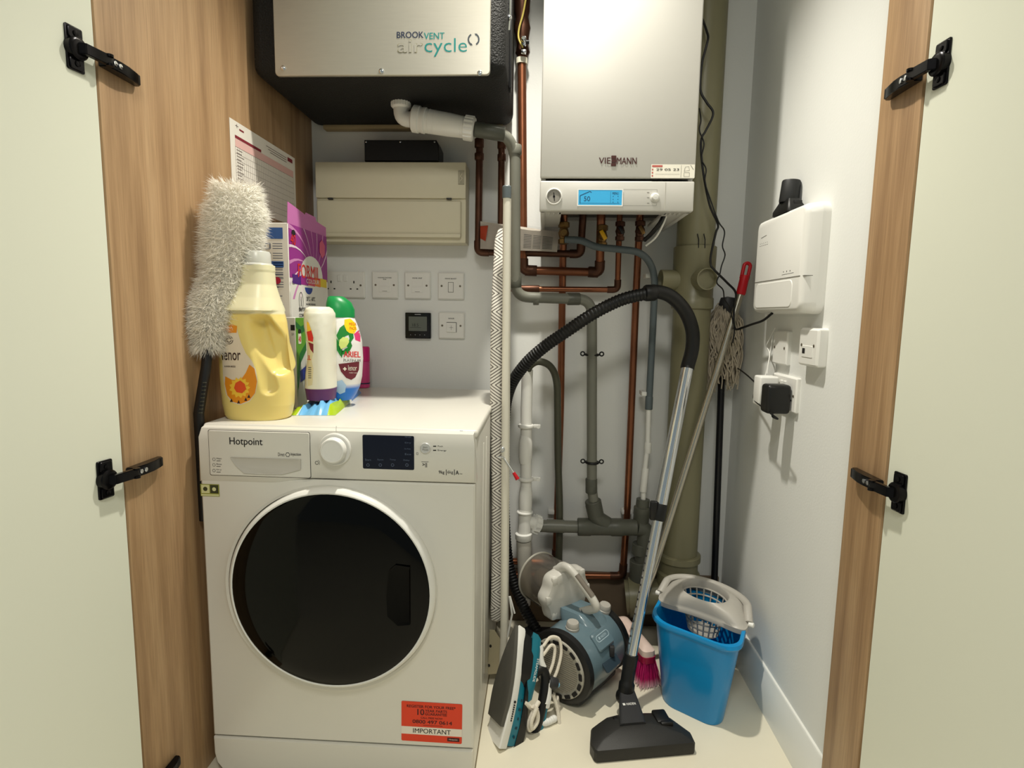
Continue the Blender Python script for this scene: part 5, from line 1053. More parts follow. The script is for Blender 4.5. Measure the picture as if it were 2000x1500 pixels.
dec(srcA, [(599, 628), (603, 630), (608, 645), (600, 648)], YA0, mat('yellow_print', (248, 200, 62), 0.45), bA, 0.0006)
dec(srcA, [(599, 648), (608, 645), (612, 660), (611, 668), (602, 665)], YA0, mat('red_ink', (216, 44, 40), 0.5), bA, 0.0006)
dec(srcA, [(602, 668), (612, 672), (612, 690), (606, 682)], YA0, mat('maroon_ink', (130, 34, 48), 0.7), bA, 0.0006)
g = G(); A = fback((0, YA0, 0)); p, q2_ = L2(600, 694, YA0), L2(606, 703, YA0); g.text('EL', A, p[1]-q2_[1], 0.010, 0, 0, 0.03, 'c', ((p[0]+q2_[0])/2, (p[1]+q2_[1])/2)); g.drape(srcA, DN, 0.0008, 0.4); part('lettering', g, mat('red_ink', (216, 44, 40), 0.5), bA)
g = G()
for k in range(6): a, b = L2(602, 718+4*k, YA0), L2(608, 718+4*k, YA0); g.line([a, b], 0.0022, A)
g.drape(srcA, DN, 0.0008, 0.4); part('print', g, M_inkg, bA); srcA.bm.free()

# white and blue bottle with green cap
YR = 1.44; t = thing('detergent_bottle', 'white and blue detergent bottle with green cap, rear one of two', 'bottle', (at(680, 770, YR).x, YR, zk-0.012))
sil = [(612, 640, 684), (622, 641, 690), (640, 643, 697), (665, 645, 703), (700, 646, 705), (735, 646, 703), (755, 647, 699), (770, 652, 692), (779, 656, 686)]
bR, srcR, PR = bottle(sil, YR, zk-0.012, [0.022, 0.026, 0.030, 0.034, 0.036, 0.036, 0.034, 0.030, 0.026], 'bottle_body', t, zstep('bottle_white_blue', at(680, 752, YR).z-at(656, 779, YR).z+zk-0.012, (28, 116, 214), (234, 232, 230), 0.35, 0.1, 0.006), sq=0.8, yaw=0.25)
g = G(); cx1 = PR[-1][1]; z1 = PR[-1][0]; k1 = at(640, 578, YR).x; 
def capring(z, xa, xb, d): return [V(((xa+xb)/2+(xb-xa)/2*math.cos(2*PI*k/28), YR+0.25*(xb-xa)/2*math.cos(2*PI*k/28)+d*math.sin(2*PI*k/28), z)) for k in range(28)]
xx = lambda px, y: at(px, y, YR).x
zz = lambda y: at(660, y, YR).z-at(660, 612, YR).z+z1
g.loft([capring(zz(619), xx(640, 612), xx(690, 612), 0.027), capring(zz(604), xx(639, 600), xx(690, 600), 0.026), capring(zz(590), xx(640, 590), xx(684, 590), 0.022), capring(zz(580), xx(642, 580), xx(672, 580), 0.016), capring(zz(578), xx(645, 578), xx(668, 578), 0.012)]); part('cap', g, mat('bottle_green_cap', (16, 138, 70), 0.35), t)
Y0 = YR-0.03
dec(srcR, [(673, 624), (684, 622), (693, 630), (697, 643), (692, 652), (680, 650), (672, 640)], Y0, mat('yellow_sticker', (250, 206, 10), 0.45), bR, 0.0005)
dec(srcR, [(692, 652), (704, 642), (704, 668), (694, 664)], Y0, mat('hot_pink_print', (214, 60, 116), 0.45), bR, 0.0005)
for i, pts in enumerate(([(657, 655), (664, 640), (672, 634), (677, 646), (682, 650), (686, 652), (676, 656), (668, 660), (662, 668)], [(657, 660), (662, 668), (661, 684), (668, 693), (680, 690), (686, 680), (688, 674), (680, 686), (668, 688), (664, 690), (668, 699), (664, 694), (658, 684)], [(680, 650), (690, 652), (691, 660), (684, 670), (688, 676), (682, 682), (677, 676), (682, 664), (684, 656)])):
    dec(srcR, pts, Y0, mat('logo_green', (24, 128, 46), 0.45), bR, 0.0006+0.00015*i, 'logo')
dec(srcR, [(663, 664), (670, 658), (680, 660), (682, 668), (676, 678), (666, 682), (662, 674)], Y0, mat('lime_glow_print', (214, 228, 130), 0.45), bR, 0.0011, 'logo')
dec(srcR, [(661, 711), (702, 706), (701, 722), (694, 737), (686, 742), (676, 738), (666, 726)], Y0, mat('maroon_shield', (104, 32, 44), 0.5), bR, 0.0005)
dec(srcR, [(658, 745), (668, 742), (676, 752), (674, 766), (664, 770), (656, 764)], Y0, mat('ice_blue_print', (176, 206, 240), 0.45), bR, 0.0005)
def dtext(items, m, off=0.0009, Y=Y0, src=srcR, parent=bR):
    g = G(); A = fback((0, Y, 0))
    for s, a, b, bold in items:
        p, q_ = L2(*a, Y), L2(*b, Y); g.text(s, A, abs(p[1]-q_[1]), abs(q_[0]-p[0]), 0, 0, bold, 'c', ((p[0]+q_[0])/2, (p[1]+q_[1])/2))
    g.drape(src, DN, off, 0.4); part('lettering', g, m, parent)
dtext([('ARIEL', (671, 686), (704, 698), 0.03)], mat('red_ink', (216, 44, 40), 0.5)); dtext([('MEGA', (682, 630), (696, 636), 0.02), ('PACK', (683, 638), (696, 644), 0.02)], mat('orange_ink', (214, 110, 20), 0.5), 0.0010)
dtext([('PLATINUM', (671, 701), (704, 707), 0.02)], M_inkg); dtext([('lenor', (680, 713), (697, 724), 0.01), ('+', (670, 717), (677, 724), 0.06), ('FABRIC CARE', (682, 727), (698, 729.5), 0.02)], mat('sticker_white', (236, 226, 212), 0.5), 0.0010); srcR.bm.free()

# pink spray can at the back
c = atZ(709, 757, zT); t = thing('pink_can', 'pink canister with darker pink lid standing behind the detergent bottles', 'canister', (c.x, c.y, zT))
A = fr((c.x, c.y, zT), (1, 0, 0), (0, 1, 0)); hcan = at(709, 677, c.y).z-zT; r_ = 0.022
g = G(); g.lathe([(r_-0.002, 0.0005), (r_, 0.003), (r_, hcan*.63), (r_-0.001, hcan*.65)], A, 30); cb = part('can_body', g, mat('can_pink', (196, 58, 120), 0.35), t)
g = G(); g.lathe([(r_-0.001, hcan*.64), (r_+0.0008, hcan*.65), (r_+0.0008, hcan*.97), (r_-0.002, hcan)], A, 30); part('lid', g, mat('magenta_lid', (200, 20, 110), 0.35), t)
g = G(); g.lathe([(r_+0.0004, hcan*.10), (r_+0.0004, hcan*.13)], A, 30, cap0=False, cap1=False); part('band', g, mat('navy_ink', (22, 38, 70), 0.5), cb)
# ------------------------------------------------------------------ folded ironing board
def zigzag_cloth():
    m = mat('patterned_cover_cloth', (230, 226, 218), 0.8, noise=0.03); N = m.node_tree.nodes; L = m.node_tree.links; b = N['Principled BSDF']
    g = N.new('ShaderNodeNewGeometry'); s = N.new('ShaderNodeSeparateXYZ'); L.new(g.outputs['Position'], s.inputs[0])
    z = s.outputs[2]; x = s.outputs[0]
    tri = math_node(N, L, 'ABSOLUTE', math_node(N, L, 'SUBTRACT', math_node(N, L, 'FRACT', math_node(N, L, 'DIVIDE', z, 0.096)), 0.5))
    val = math_node(N, L, 'ADD', math_node(N, L, 'DIVIDE', x, 0.0125), math_node(N, L, 'MULTIPLY', tri, 11.0))
    k = math_node(N, L, 'GREATER_THAN', math_node(N, L, 'FRACT', val), 0.66)
    src = b.inputs['Base Color'].links[0].from_socket; mx = N.new('ShaderNodeMix'); mx.data_type = 'RGBA'; L.new(k, mx.inputs[0]); L.new(src, mx.inputs[6]); mx.inputs[7].default_value = lin((92, 84, 80))+(1,); L.new(mx.outputs[2], b.inputs['Base Color']); return m
YI = 1.50; bt_ = at(973, 440, YI); bb_ = at(967, 1232, YI); lean = (bt_.x-bb_.x)
t = thing('ironing_board', 'folded ironing board with patterned cover standing upright beside the washing machine', 'ironing board', (bb_.x, YI+0.1, 0))
g = G(); rings = []
H0, H1 = bb_.z, bt_.z
for k in range(41):
    u = k/40; z = H0+(H1-H0)*u; xm = bb_.x+lean*u+0.0035*math.sin(u*7); e = min(1, min(u, 1-u)*22); e = math.sqrt(max(0.0, 1-(1-e)**2)); hw = 0.0155*(0.35+0.65*e); dp = 0.092*(0.5+0.5*e) if u < .5 else 0.092*(0.4+0.6*min(1, (1-u)*5))
    rings.append([V((xm+px_, YI+0.092+py_*(dp/0.092), z)) for px_, py_ in rrect(2*hw, 0.184, 0.010*(0.3+0.7*e), 4)])
g.loft(rings); part('cover', g, zigzag_cloth(), t)
g = G()
for dy, px0, px1 in ((-0.012, 990, 984), (0.15, 992, 987)):
    a = at(px0, 372, YI+dy); b = at(px1, 1238, YI+dy); b.z = max(b.z, 0.03); g.tube(fillet([a, b, V((b.x-0.004, b.y, 0.05))], 0.02), 0.0098, 14)
part('frame_leg', g, mat('white_frame_paint', (226, 222, 208), 0.35), t)
a = at(990, 365, YI-0.012); g = G(); g.lathe([(0.0112, -0.028), (0.0116, -0.004), (0.0116, 0.0), (0.010, 0.002), (0.0, 0.002)], fr(a, (1, 0, 0), (0, 1, 0)), 18); part('end_cap', g, M_gcond, t)
g = G(); p = at(983, 888, YI-0.02); g.tube(spline([at(972, 893, YI-0.02), at(982, 893, YI-0.02), at(987, 899, YI-0.025), at(1006, 928, YI-0.03)], 5), 0.0026, 8); lv = part('release_lever', g, M_chrome, t)
g = G(); g.tube([at(1003, 923, YI-0.0297), at(1011, 936, YI-0.031)], [0.0042, 0.0058], 10); part('lever_tip', g, M_red, lv, 'red lever tip')
g = G(); c = at(982, 878, YI-0.014); g.lathe([(0.007, -0.006), (0.007, 0.006), (0.004, 0.009)], fback(c), 14); g.ball(c+V((0, -0.008, 0.004)), 0.006); part('pivot_bolt', g, M_chrome, t)
g = G(); a = at(952, 1232, YI-0.005); b = at(984, 1330, YI-0.005); g.prism([(0, 0), (0.040, 0.006), (0.040, 0.10), (0.018, 0.135), (0.004, 0.135)], 0.003, fback((a.x, YI+0.02, max(0.03, b.z-0.02))), bev=0.0008)
part('iron_rest', g, mat('beige_metal', (190, 180, 150), 0.4), t)
for px, py in ((958, 1262), (955, 1300)): g = G(); c = at(px, py, YI+0.0165); g.flat(circle(0.0035, 12, c.x, c.z, 0.005), fback((0, YI+0.0168, 0))); part('rest_hole', g, M_ink, t)
g = G(); a = at(995, 1165, YI+0.01); g.tube([a, at(1000, 1200, YI+0.005), at(991, 1245, YI+0.002)], 0.0028, 8); g.tube([at(996, 1165, YI+0.012), at(1005, 1198, YI+0.012)], 0.0026, 8); part('wire_hook', g, M_wplas, t); g = G(); g.box((b.x-0.012, YI+0.10, 0.03), (0.02, 0.22, 0.02), 0.006); g.box((b.x-0.012, YI+0.0, 0.012), (0.024, 0.03, 0.024), 0.005); g.box((b.x-0.012, YI+0.2, 0.012), (0.024, 0.03, 0.024), 0.005); part('foot_bar', g, M_wplas, t)

# ------------------------------------------------------------------ steam iron standing on its heel
IA = atZ(955, 1447, 0.004); IT = at(1006, 1219, 1.405); IR = atZ(1034, 1424, 0.004)
u = (IT-IA); IL = u.length; u.normalize(); v = (IR-IA); v = (v-u*v.dot(u)).normalized(); w_ = u.cross(v)
if w_.y > 0: w_ = -w_
IM = Matrix(((u.x, v.x, w_.x, IA.x), (u.y, v.y, w_.y, IA.y), (u.z, v.z, w_.z, IA.z), (0, 0, 0, 1)))   # x heel->tip, y sole->handle, z sideways to the room
t = thing('steam_iron', 'teal and white steam iron standing on its heel beside the washing machine', 'iron', V((IA.x+0.03, IA.y, 0)))
def boat(hw, L0, L1, n=16):
    o = []
    for k in range(n+1):
        s = k/n; o.append((L0+(L1-L0)*s, hw*(min(1, 0.86+s*0.6) if s < 0.25 else 1)*max(0.0, (1-max(0, (s-0.22)/0.78)**1.9))))
    return o+[(x, -y) for x, y in o[::-1][1:]]
def vs(y): return y if y < 0.032 else 0.032+(y-0.032)*0.80
def layers(spec, n=16): return [[IM @ V((x, vs(yv), z)) for x, z in boat(hw, l0, l1, n)] for yv, hw, l0, l1 in spec]
hW = 0.052
g = G(); g.loft(layers([(-0.0, hW-0.002, 0.052*IL/0.29, IL-0.004), (0.001, hW, 0.05*IL/0.29, IL-0.001), (0.010, hW, 0.05*IL/0.29, IL-0.002)])); part('soleplate', g, mat('dark_ceramic_sole', (84, 82, 76), 0.35, 0.2), t)
g = G(); g.loft(layers([(0.010, hW-0.003, 0.0, IL-0.002), (0.013, hW, 0.0, IL), (0.030, hW-0.006, 0.0, IL-0.006), (0.034, hW-0.010, 0.0, IL-0.012)])); part('skirt', g, M_wplas, t)
g = G(); g.loft(layers([(0.030, hW-0.0085, 0.006, IL*0.84), (0.050, hW-0.0105, 0.006, IL*0.74), (0.066, hW-0.016, 0.008, IL*0.62)])); sk = part('water_tank', g, M_teal, t)
g = G(); g.loft(layers([(0.060, hW-0.012, 0.0, IL*0.84), (0.074, hW-0.016, -0.002, IL*0.74), (0.090, hW-0.022, -0.002, IL*0.45)])); g.loft(layers([(0.030, hW-0.022, IL*.5, IL*0.95), (0.070, hW-0.026, IL*.5, IL*0.90)])); part('black_body', g, M_black, t)
g = G(); g.loft(layers([(0.062, 0.026, IL*.36, IL*0.965), (0.082, 0.027, IL*.38, IL*0.95), (0.096, 0.020, IL*.40, IL*0.91), (0.100, 0.011, IL*.44, IL*.86)])); fr_ = part('front_tank', g, M_teal, t)
ip = lambda x, y, z=0: IM @ V((x*IL, vs(y+(0.010 if y > 0.075 else 0)), z))
g = G(); g.tube(spline([ip(.60, .082), ip(.66, .108), ip(.60, .128), ip(.44, .136), ip(.24, .136), ip(.08, .124), ip(-.0, .098), ip(.02, .070)], 6), [0.013]*36+[0.013]*7, 14); hd = part('handle', g, M_black, t)
g = G(); g.tube(spline([ip(.86, .088), ip(.74, .098), ip(.66, .116), ip(.56, .136), ip(.46, .146), ip(.38, .146)], 6), [0.008+0.0002*k for k in range(31)], 12); g.box((IL*.40, vs(.160), 0), (0.034, 0.016, 0.024), 0.005, IM); part('handle_top', g, M_wplas, hd)
g = G(); g.tube(spline([ip(.34, .148), ip(.22, .149), ip(.08, .138), ip(-.01, .112)], 6), 0.0085, 12); part('handle_back', g, M_teal, hd)
g = G(); g.lathe([(0.014, -0.012), (0.0155, -0.008), (0.0155, 0.008), (0.014, 0.012)], fr(ip(.56, .158), w_, u), 18); kb = part('steam_dial', g, M_dark, t)
g = G(); g.lathe([(0.006, -0.001), (0.006, 0.01), (0.004, 0.012)], along(ip(.55, .170), ip(.55, .19)), 14); part('dial_button', g, mat('pale_blue_button', (120, 176, 206), 0.4), kb)
g = G(); A = fr(IM @ V((IL*.66, vs(.082), .0276)), -u, v); g.text('STEAMGLIDE', A, 0.006, 0.055, 0, 0.001, 0.015); part('lettering', g, M_wplas, fr_)
g = G(); g.lathe([(0.0032, 0), (0.0032, 0.0006)], fr(IM @ V((IL*.385, .024, hW-0.0042)), u, v), 10)
for k in range(8): g.box((IL*(.36-.018*k), .024, hW-0.0035), (0.003, 0.0035, 0.002), 0, IM)
part('brand_mark', g, M_ink, t)
g = G()
for k in range(5): g.box((IL*(.10+.075*k), vs(.048), hW-0.0112), (0.006, 0.004+0.002*(k % 2), 0.003), 0.0005, IM)
part('level_marks', g, mat('dark_teal_print', (8, 52, 66), 0.5), sk)
g = G(); c1 = [ip(.38, .062, .03), ip(.34, .085, .022), ip(.30, .105, .02), ip(.22, .112, .02), ip(.16, .098, .022), ip(.22, .088, .026), ip(.34, .096, .028), ip(.40, .108, .022)]
g.tube(spline(c1, 6), 0.0062, 10); g.tube(spline([p+w_*0.010+u*0.006 for p in c1[1:-1]], 6), 0.0055, 10); part('cord_bundle', g, mat('white_woven_cord', (224, 216, 200), 0.8, noise=0.25, nscale=300), t)
g = G(); c2 = [ip(.86, .098), ip(.95, .118), ip(.95, .150), ip(.84, .168), ip(.70, .168), ip(.60, .160), ip(.56, .145)]; g.tube(spline(c2, 7), 0.0042, 8); c2 = [ip(.78, .104), ip(.88, .125), ip(.86, .142), ip(.74, .146), ip(.64, .140), ip(.58, .130)]; g.tube(spline(c2, 7), 0.0042, 8)
a = atZ(1092, 1392, 0.006); c3 = [ip(.46, .170), ip(.34, .196), ip(.2, .216), atZ(1088, 1360, 0.03), atZ(1089, 1395, 0.008), atZ(1075, 1411, 0.006), atZ(1050, 1411, 0.008), ip(.02, .11)]; g.tube(spline(c3, 7), 0.0048, 8); part('cord', g, mat('white_woven_cord', (224, 216, 200), 0.8), t)
g = G(); q = spline([atZ(1082, 1404, 0.010), atZ(1065, 1411, 0.010), atZ(1046, 1410, 0.012)], 4); g.tube(q, 0.0085, 10)
for p in q[::1]: g.ball(p, 0.0096, n=10)
part('cord_sleeve', g, M_wplas, t)

# ------------------------------------------------------------------ vacuum cleaner
t = thing('vacuum_cleaner', 'slate blue bagless vacuum cleaner with black hose, chrome wand and floor head', 'vacuum cleaner', (0.14, 1.52, 0))
C0 = at(1092, 1311, 1.455); C0.z = 0.102; ad = V((0.60, 0.80, 0)).normalized(); BL = 0.215; RB = 0.094
VM = fr(C0, V((ad.y, -ad.x, 0)), V((0, 0, 1)))     # z points towards the room, from front grille
if VM.col[2].xyz.dot(ad) > 0: VM = fr(C0, V((-ad.y, ad.x, 0)), V((0, 0, 1)))
def vz(prof, n=48, sy=1.0): return [[VM @ V((r*math.cos(2*PI*k/n), r*math.sin(2*PI*k/n)*sy, -h)) for k in range(n)] for h, r in prof]
g = G(); g.loft(vz([(0.018, RB), (0.03, RB+0.001), (BL*.5, RB+0.004), (BL-0.03, RB+0.001), (BL-0.02, RB-0.002)])); bd = part('motor_body', g, M_slate, t)
for h0, h1 in ((-0.002, 0.022), (BL-0.024, BL)):
    g = G(); g.loft(vz([(h0, RB-0.012), (h0, RB-0.003), (h0+0.004, RB+0.004), (h1-0.004, RB+0.006), (h1, RB+0.0)])); part('wheel', g, M_black, t)
g = G(); g.loft(vz([(-0.001, RB-0.012), (-0.006, RB-0.013), (-0.008, RB-0.018), (-0.006, RB-0.022), (-0.006, 0.02)])); gr = part('front_grille', g, mat('grille_grey', (176, 172, 160), 0.45), t, 'grey ribbed grille')
g = G()
for k in range(16):
    a = 2*PI*k/16+0.1; A = VM @ Matrix.Rotation(a, 4, 'Z') @ Matrix.Translation((RB-0.0205, 0, 0)); g.flat(rrect(0.011, 0.020, 0.003), A, 0, 0.0088)
part('grille_slots', g, M_ink, gr)
g = G()
for k in range(21):
    y = -0.060+0.006*k; hw = math.sqrt(max(0, 0.063**2-y*y)); g.box((0, y, 0.0065), (2*hw, 0.0028, 0.003), 0.0008, VM)
part('grille_ribs', g, mat('grille_rib_grey', (150, 143, 128), 0.55), gr)
g = G(); g.box((0, -RB*0.83, -BL/2), (0.13, 0.034, BL*0.9), 0.012, VM, seg=3); part('underbody', g, M_dark, t)
def on_body(px, py, Y): return at(px, py, Y)
for i, (px, py, Y) in enumerate(((1116, 1246, 1.49), (1178, 1198, 1.60))):
    p = at(px, py, Y); ax_ = C0+ad*((p-C0).dot(ad)); n = (p-ax_); n = (n-ad*n.dot(ad)).normalized(); b0 = ax_+n*(RB-0.004); A = along(b0, b0+n)
    g = G(); g.lathe([(0.019, 0.0), (0.019, 0.010), (0.0175, 0.011), (0.0175, 0.022), (0.0155, 0.026), (0.0, 0.0265)], A, 12); part('pedal_button', g, M_greyp, t)
p = at(1168, 1252, 1.50); ax_ = C0+ad*((p-C0).dot(ad)); n = (p-ax_); n = (n-ad*n.dot(ad)).normalized(); b0 = ax_+n*(RB); A = fr(b0, ad, n.cross(ad)); 
if A.col[2].xyz.dot(n) < 0: A = fr(b0, ad, -n.cross(ad))
g = G(); g.prism(rrect(0.075, 0.050, 0.008), 0.014, A, z0=-0.004, bev=0.004); lt = part('cord_latch', g, M_slate, t)
g = G(); g.band(rrect(0.060, 0.018, 0.009, cx=0, cy=0.006), rrect(0.056, 0.014, 0.007, cx=0, cy=0.006), A, 0, 0.0104); g.text('HADEN', A, 0.007, 0.026, 0, 0.0105, 0.01, 'c', (0.004, 0.006)); g.flat(rrect(0.006, 0.007, 0.0004, cx=-0.016, cy=0.006), A, 0, 0.0105); part('latch_marks', g, mat('pale_slate', (176, 196, 206), 0.4), lt)
nd = A.col[1].xyz; dwn = nd if nd.z < 0 else -nd
g = G(); g.prism(rrect(0.070, 0.060, 0.006), 0.006, fr(b0+dwn*0.048-n*0.012, ad, dwn), bev=0.002); part('plug_recess', g, mat('deep_slate', (52, 66, 76), 0.4), lt)
g = G(); g.box(b0+dwn*0.040+n*0.0+ad*0.012, (0.014, 0.014, 0.03), 0.003); part('mains_plug', g, M_dark, t)
# dust bin, tilted back on top of the rear
LC = at(1106, 1158, 1.60); bn = V((0.52, -0.66, 0.54)).normalized(); BM = fr(LC, bn.cross(V((0, 0, 1))), V((0, 0, 1)))
if BM.col[2].xyz.dot(bn) < 0: BM = fr(LC, -(bn.cross(V((0, 0, 1)))), V((0, 0, 1)))
RBn = 0.076
g = G(); g.lathe([(RBn-0.006, -0.135), (RBn-0.003, -0.132), (RBn, -0.02), (RBn-0.003, -0.02), (RBn-0.006, -0.13), (0, -0.131)], BM, 40, cap0=True, cap1=False); bn_ = part('dust_bin', g, mat('smoky_clear_plastic', (226, 220, 210), 0.10, noise=0.05, trans=0.94, ior=1.3), t, 'clear smoky dust bin')
g = G(); g.lathe([(0.030, -0.12), (0.034, -0.05), (0.05, -0.022)], BM, 28); part('cyclone_cone', g, mat('dusty_brown_plastic', (96, 84, 70), 0.6), bn_)
g = G(); g.ring(RBn-0.003, 0.0035, BM @ Matrix.Translation((0, 0, -0.133)), 48, 8); part('bin_base_rim', g, mat('grille_grey', (176, 172, 160), 0.45), bn_)
g = G(); n = 96
def lobe(a, r): return r*(1+0.05*math.cos(8*a))
g.loft([[BM @ V((lobe(2*PI*k/n, r)*math.cos(2*PI*k/n), lobe(2*PI*k/n, r)*math.sin(2*PI*k/n), h)) for k in range(n)] for h, r in ((-0.030, RBn+0.003), (-0.022, RBn+0.007), (0.0, RBn+0.007), (0.010, RBn+0.001), (0.014, RBn-0.012), (0.012, RBn-0.022), (0.016, 0.03))])
for k in range(8):
    a = 2*PI*k/8; g.box(((RBn-0.004)*math.cos(a), (RBn-0.004)*math.sin(a), 0.006), (0.022, 0.026, 0.016), 0.006, BM @ Matrix.Rotation(0, 4, 'Z'))
M_lid = mat('silver_grey_plastic', (206, 203, 195), 0.35, noise=0.02)
ld = part('bin_lid', g, M_lid, t)
hu = (at(1160, 1182, 1.555)-at(1100, 1108, 1.63)); h0 = at(1090, 1112, 1.60); h1 = at(1148, 1192, 1.545)
g = G(); hp = [h0-bn*0.012, h0+bn*0.044, h0.lerp(h1, .2)+bn*0.052, h0.lerp(h1, .8)+bn*0.052, h1+bn*0.044, h1-bn*0.03]; g.tube(fillet(hp, 0.02, 6), 0.0125, 12, flat=0.85); hn = part('bin_handle', g, M_lid, t)
g = G(); g.tube([h0.lerp(h1, .24)+bn*0.0575, h0.lerp(h1, .76)+bn*0.0575], 0.0086, 10); part('handle_grip', g, mat('grip_taupe', (120, 112, 102), 0.6), hn)
g = G(); c = h1-bn*0.012+V((0.01, 0.0, -0.022)); g.tube([h1-bn*0.01, h1-bn*0.05+V((0.006, 0, -0.02))], 0.013, 10); part('bin_catch', g, mat('deep_slate', (52, 66, 76), 0.4), t)
g = G(); cm = C0+ad*0.13+V((0, 0, RB*0.75)); g.loft([[cm+V((0, 0, dz))+ad*x*s+V((ad.y, -ad.x, 0))*y*s+off for x, y in rrect(0.11, 0.12, 0.03)] for dz, s, off in ((0, 1, V()), (0.025, .9, V((-.012, .01, 0))), (0.042, .72, V((-0.026, 0.02, 0))))]); part('bin_cradle', g, M_slate, t)
g = G(); rear = C0+ad*0.12+V((-0.13, 0.10, -0.06)); g.box(rear+V((0.03, 0.0, 0.0)), (0.16, 0.13, 0.07), 0.02, None, seg=3); part('rear_base', g, M_dark, t)
# hose, wand and floor head
hz_ = [at(1270, 572, 1.60), at(1215, 585, 1.585), at(1160, 612, 1.58), at(1110, 645, 1.60), at(1060, 680, 1.63), at(1022, 716, 1.67), at(996, 758, 1.72), at(986, 812, 1.765), at(985, 900, 1.785), at(985, 1000, 1.785), at(991, 1085, 1.77), at(1004, 1140, 1.745), at(1026, 1192, 1.715), at(1052, 1238, 1.68)]
hs_ = spline(hz_, 30); d_ = []; tot = 0
for i, p in enumerate(hs_):
    if i: tot += (p-hs_[i-1]).length
    d_.append(tot)
g = G(); res = []; step = 0.00235; k = 0; i = 0
while k*step < tot:
    while i < len(d_)-2 and d_[i+1] < k*step: i += 1
    f = (k*step-d_[i])/max(1e-9, d_[i+1]-d_[i]); res.append(hs_[i].lerp(hs_[i+1], f)); k += 1
g.tube(res, [(0.0178, 0.0172, 0.0158, 0.0158)[k % 4] for k in range(len(res))], 16); part('hose', g, M_black, t)
w0, w1 = at(1232, 1287, 1.45), at(1344, 712, 1.62)
g = G(); g.tube(spline([at(1262, 573, 1.598), at(1285, 570, 1.605), at(1312, 580, 1.61), at(1338, 608, 1.615), at(1352, 645, 1.618), at(1352, 680, 1.62), w1+(w1-w0).normalized()*0.0, w1-(w1-w0).normalized()*0.012], 8), [0.0195]*3+[0.0188]*54, 20)
g.lathe([(0.020, -0.016), (0.0225, -0.012), (0.0225, 0.012), (0.020, 0.016)], along(at(1270, 572, 1.60), at(1290, 571, 1.606)), 20); part('hose_handle', g, M_black, t)
wm = w0.lerp(w1, 0.475); g = G(); g.cyl(wm, w1, 0.0168, n=28); wd = part('wand', g, M_chrome, t)
g = G(); g.cyl(w0, wm, 0.0142, n=28); part('inner_wand', g, M_chrome, t)
g = G(); wdr = (w1-w0).normalized(); nL = V((-1, -0.35, 0)); nL = (nL-wdr*nL.dot(wdr)).normalized()
for k in range(15): g.lathe([(0.003, 0), (0.003, 0.0006)], fr(w0+wdr*(0.04+0.0195*k)+nL*0.0139, wdr, wdr.cross(nL)) if False else along(w0+wdr*(0.04+0.0195*k)+nL*0.0138, w0+wdr*(0.04+0.0195*k)+nL), 8)
part('detent_holes', g, M_dark, wd)
g = G(); g.lathe([(0.0172, -0.012), (0.018, -0.01), (0.018, 0.03), (0.0172, 0.034)], along(wm, w1), 24); g.box(wm+nL*0.020+wdr*0.012, (0.018, 0.02, 0.052), 0.004); part('height_slider', g, M_black, t)
NZ = at(1222, 1352, 1.425)
g = G(); g.tube(spline([w0+wdr*0.012, w0-wdr*0.02, w0.lerp(NZ, .55)-wdr*0.01, NZ+V((0.0, 0.0, -0.012))], 6), [0.0185]*6+[0.0175]*7+[0.021]*6, 18); g.ball(NZ+V((0, 0, -0.012)), (0.026, 0.024, 0.024)); part('neck', g, M_black, t)
f0, f1 = atZ(1162, 1492, 0.0), atZ(1358, 1474, 0.0); nx_ = (f1-f0).normalized(); ny_ = V((-nx_.y, nx_.x, 0)); wN = (f1-f0).length; NM = Matrix(((nx_.x, ny_.x, 0, f0.x), (nx_.y, ny_.y, 0, f0.y), (0, 0, 1, 0), (0, 0, 0, 1)))
g = G(); dN = 0.108
nzp = [(0.004, 0.0), (wN-0.004, 0.0), (wN+0.001, 0.006), (wN+0.004, 0.034), (wN*.90, 0.090), (wN*.80, 0.100), (wN*.64, 0.104), (wN*.30, 0.104), (wN*.16, 0.096), (wN*.04, 0.076), (-0.004, 0.032), (-0.001, 0.006)]
def noz(sc, z, dy=0.0, bk=1.0):
    cx, cy = wN*.48, 0.05
    return [NM @ V((cx+(x-cx)*sc, cy+dy+(y-cy)*sc*(bk if y > cy else 1), z)) for x, y in nzp]
g.loft([noz(0.985, 0.002), noz(1.0, 0.004), noz(1.0, 0.026), noz(0.975, 0.0315), noz(0.80, 0.042, 0.008), noz(0.5, 0.050, 0.012), noz(0.3, 0.053, 0.012)]); part('floor_head', g, mat('sooty_plastic', (34, 33, 31), 0.5, noise=0.1, bump=0.08, bscale=500), t, ang=25)
nm = NM @ V((wN*.44, 0.058, 0.043)); e = NZ+V((0.004, 0.0, -0.01)); dd = (e-nm).normalized(); sd = nx_
g = G(); upn = sd.cross(dd)
if upn.y > 0: upn = -upn
g.loft([[p+sd*x*s+upn*y for x, y in rrect(0.062, 0.034, 0.008, 4)] for p, s in ((nm-dd*0.008, 1.1), (nm+dd*0.012, 1.05), (nm.lerp(e, .6), .86), (e+dd*0.004, .66))]); nk = part('swivel_neck', g, M_dark, t)
g = G(); A = fr(nm.lerp(e, .52)+upn*0.0172, sd, dd); 
if A.col[2].xyz.dot(upn) < 0: A = fr(nm.lerp(e, .52)-upn*-0.0172, -sd, dd)
g.flat(rrect(0.0062, 0.0075, 0.0004, cx=-0.0155), A, 0, 0.0008); g.text('HADEN', A, 0.0078, 0.024, 0, 0.0008, 0.02, 'c', (0.003, 0)); part('lettering', g, M_wplas, nk)
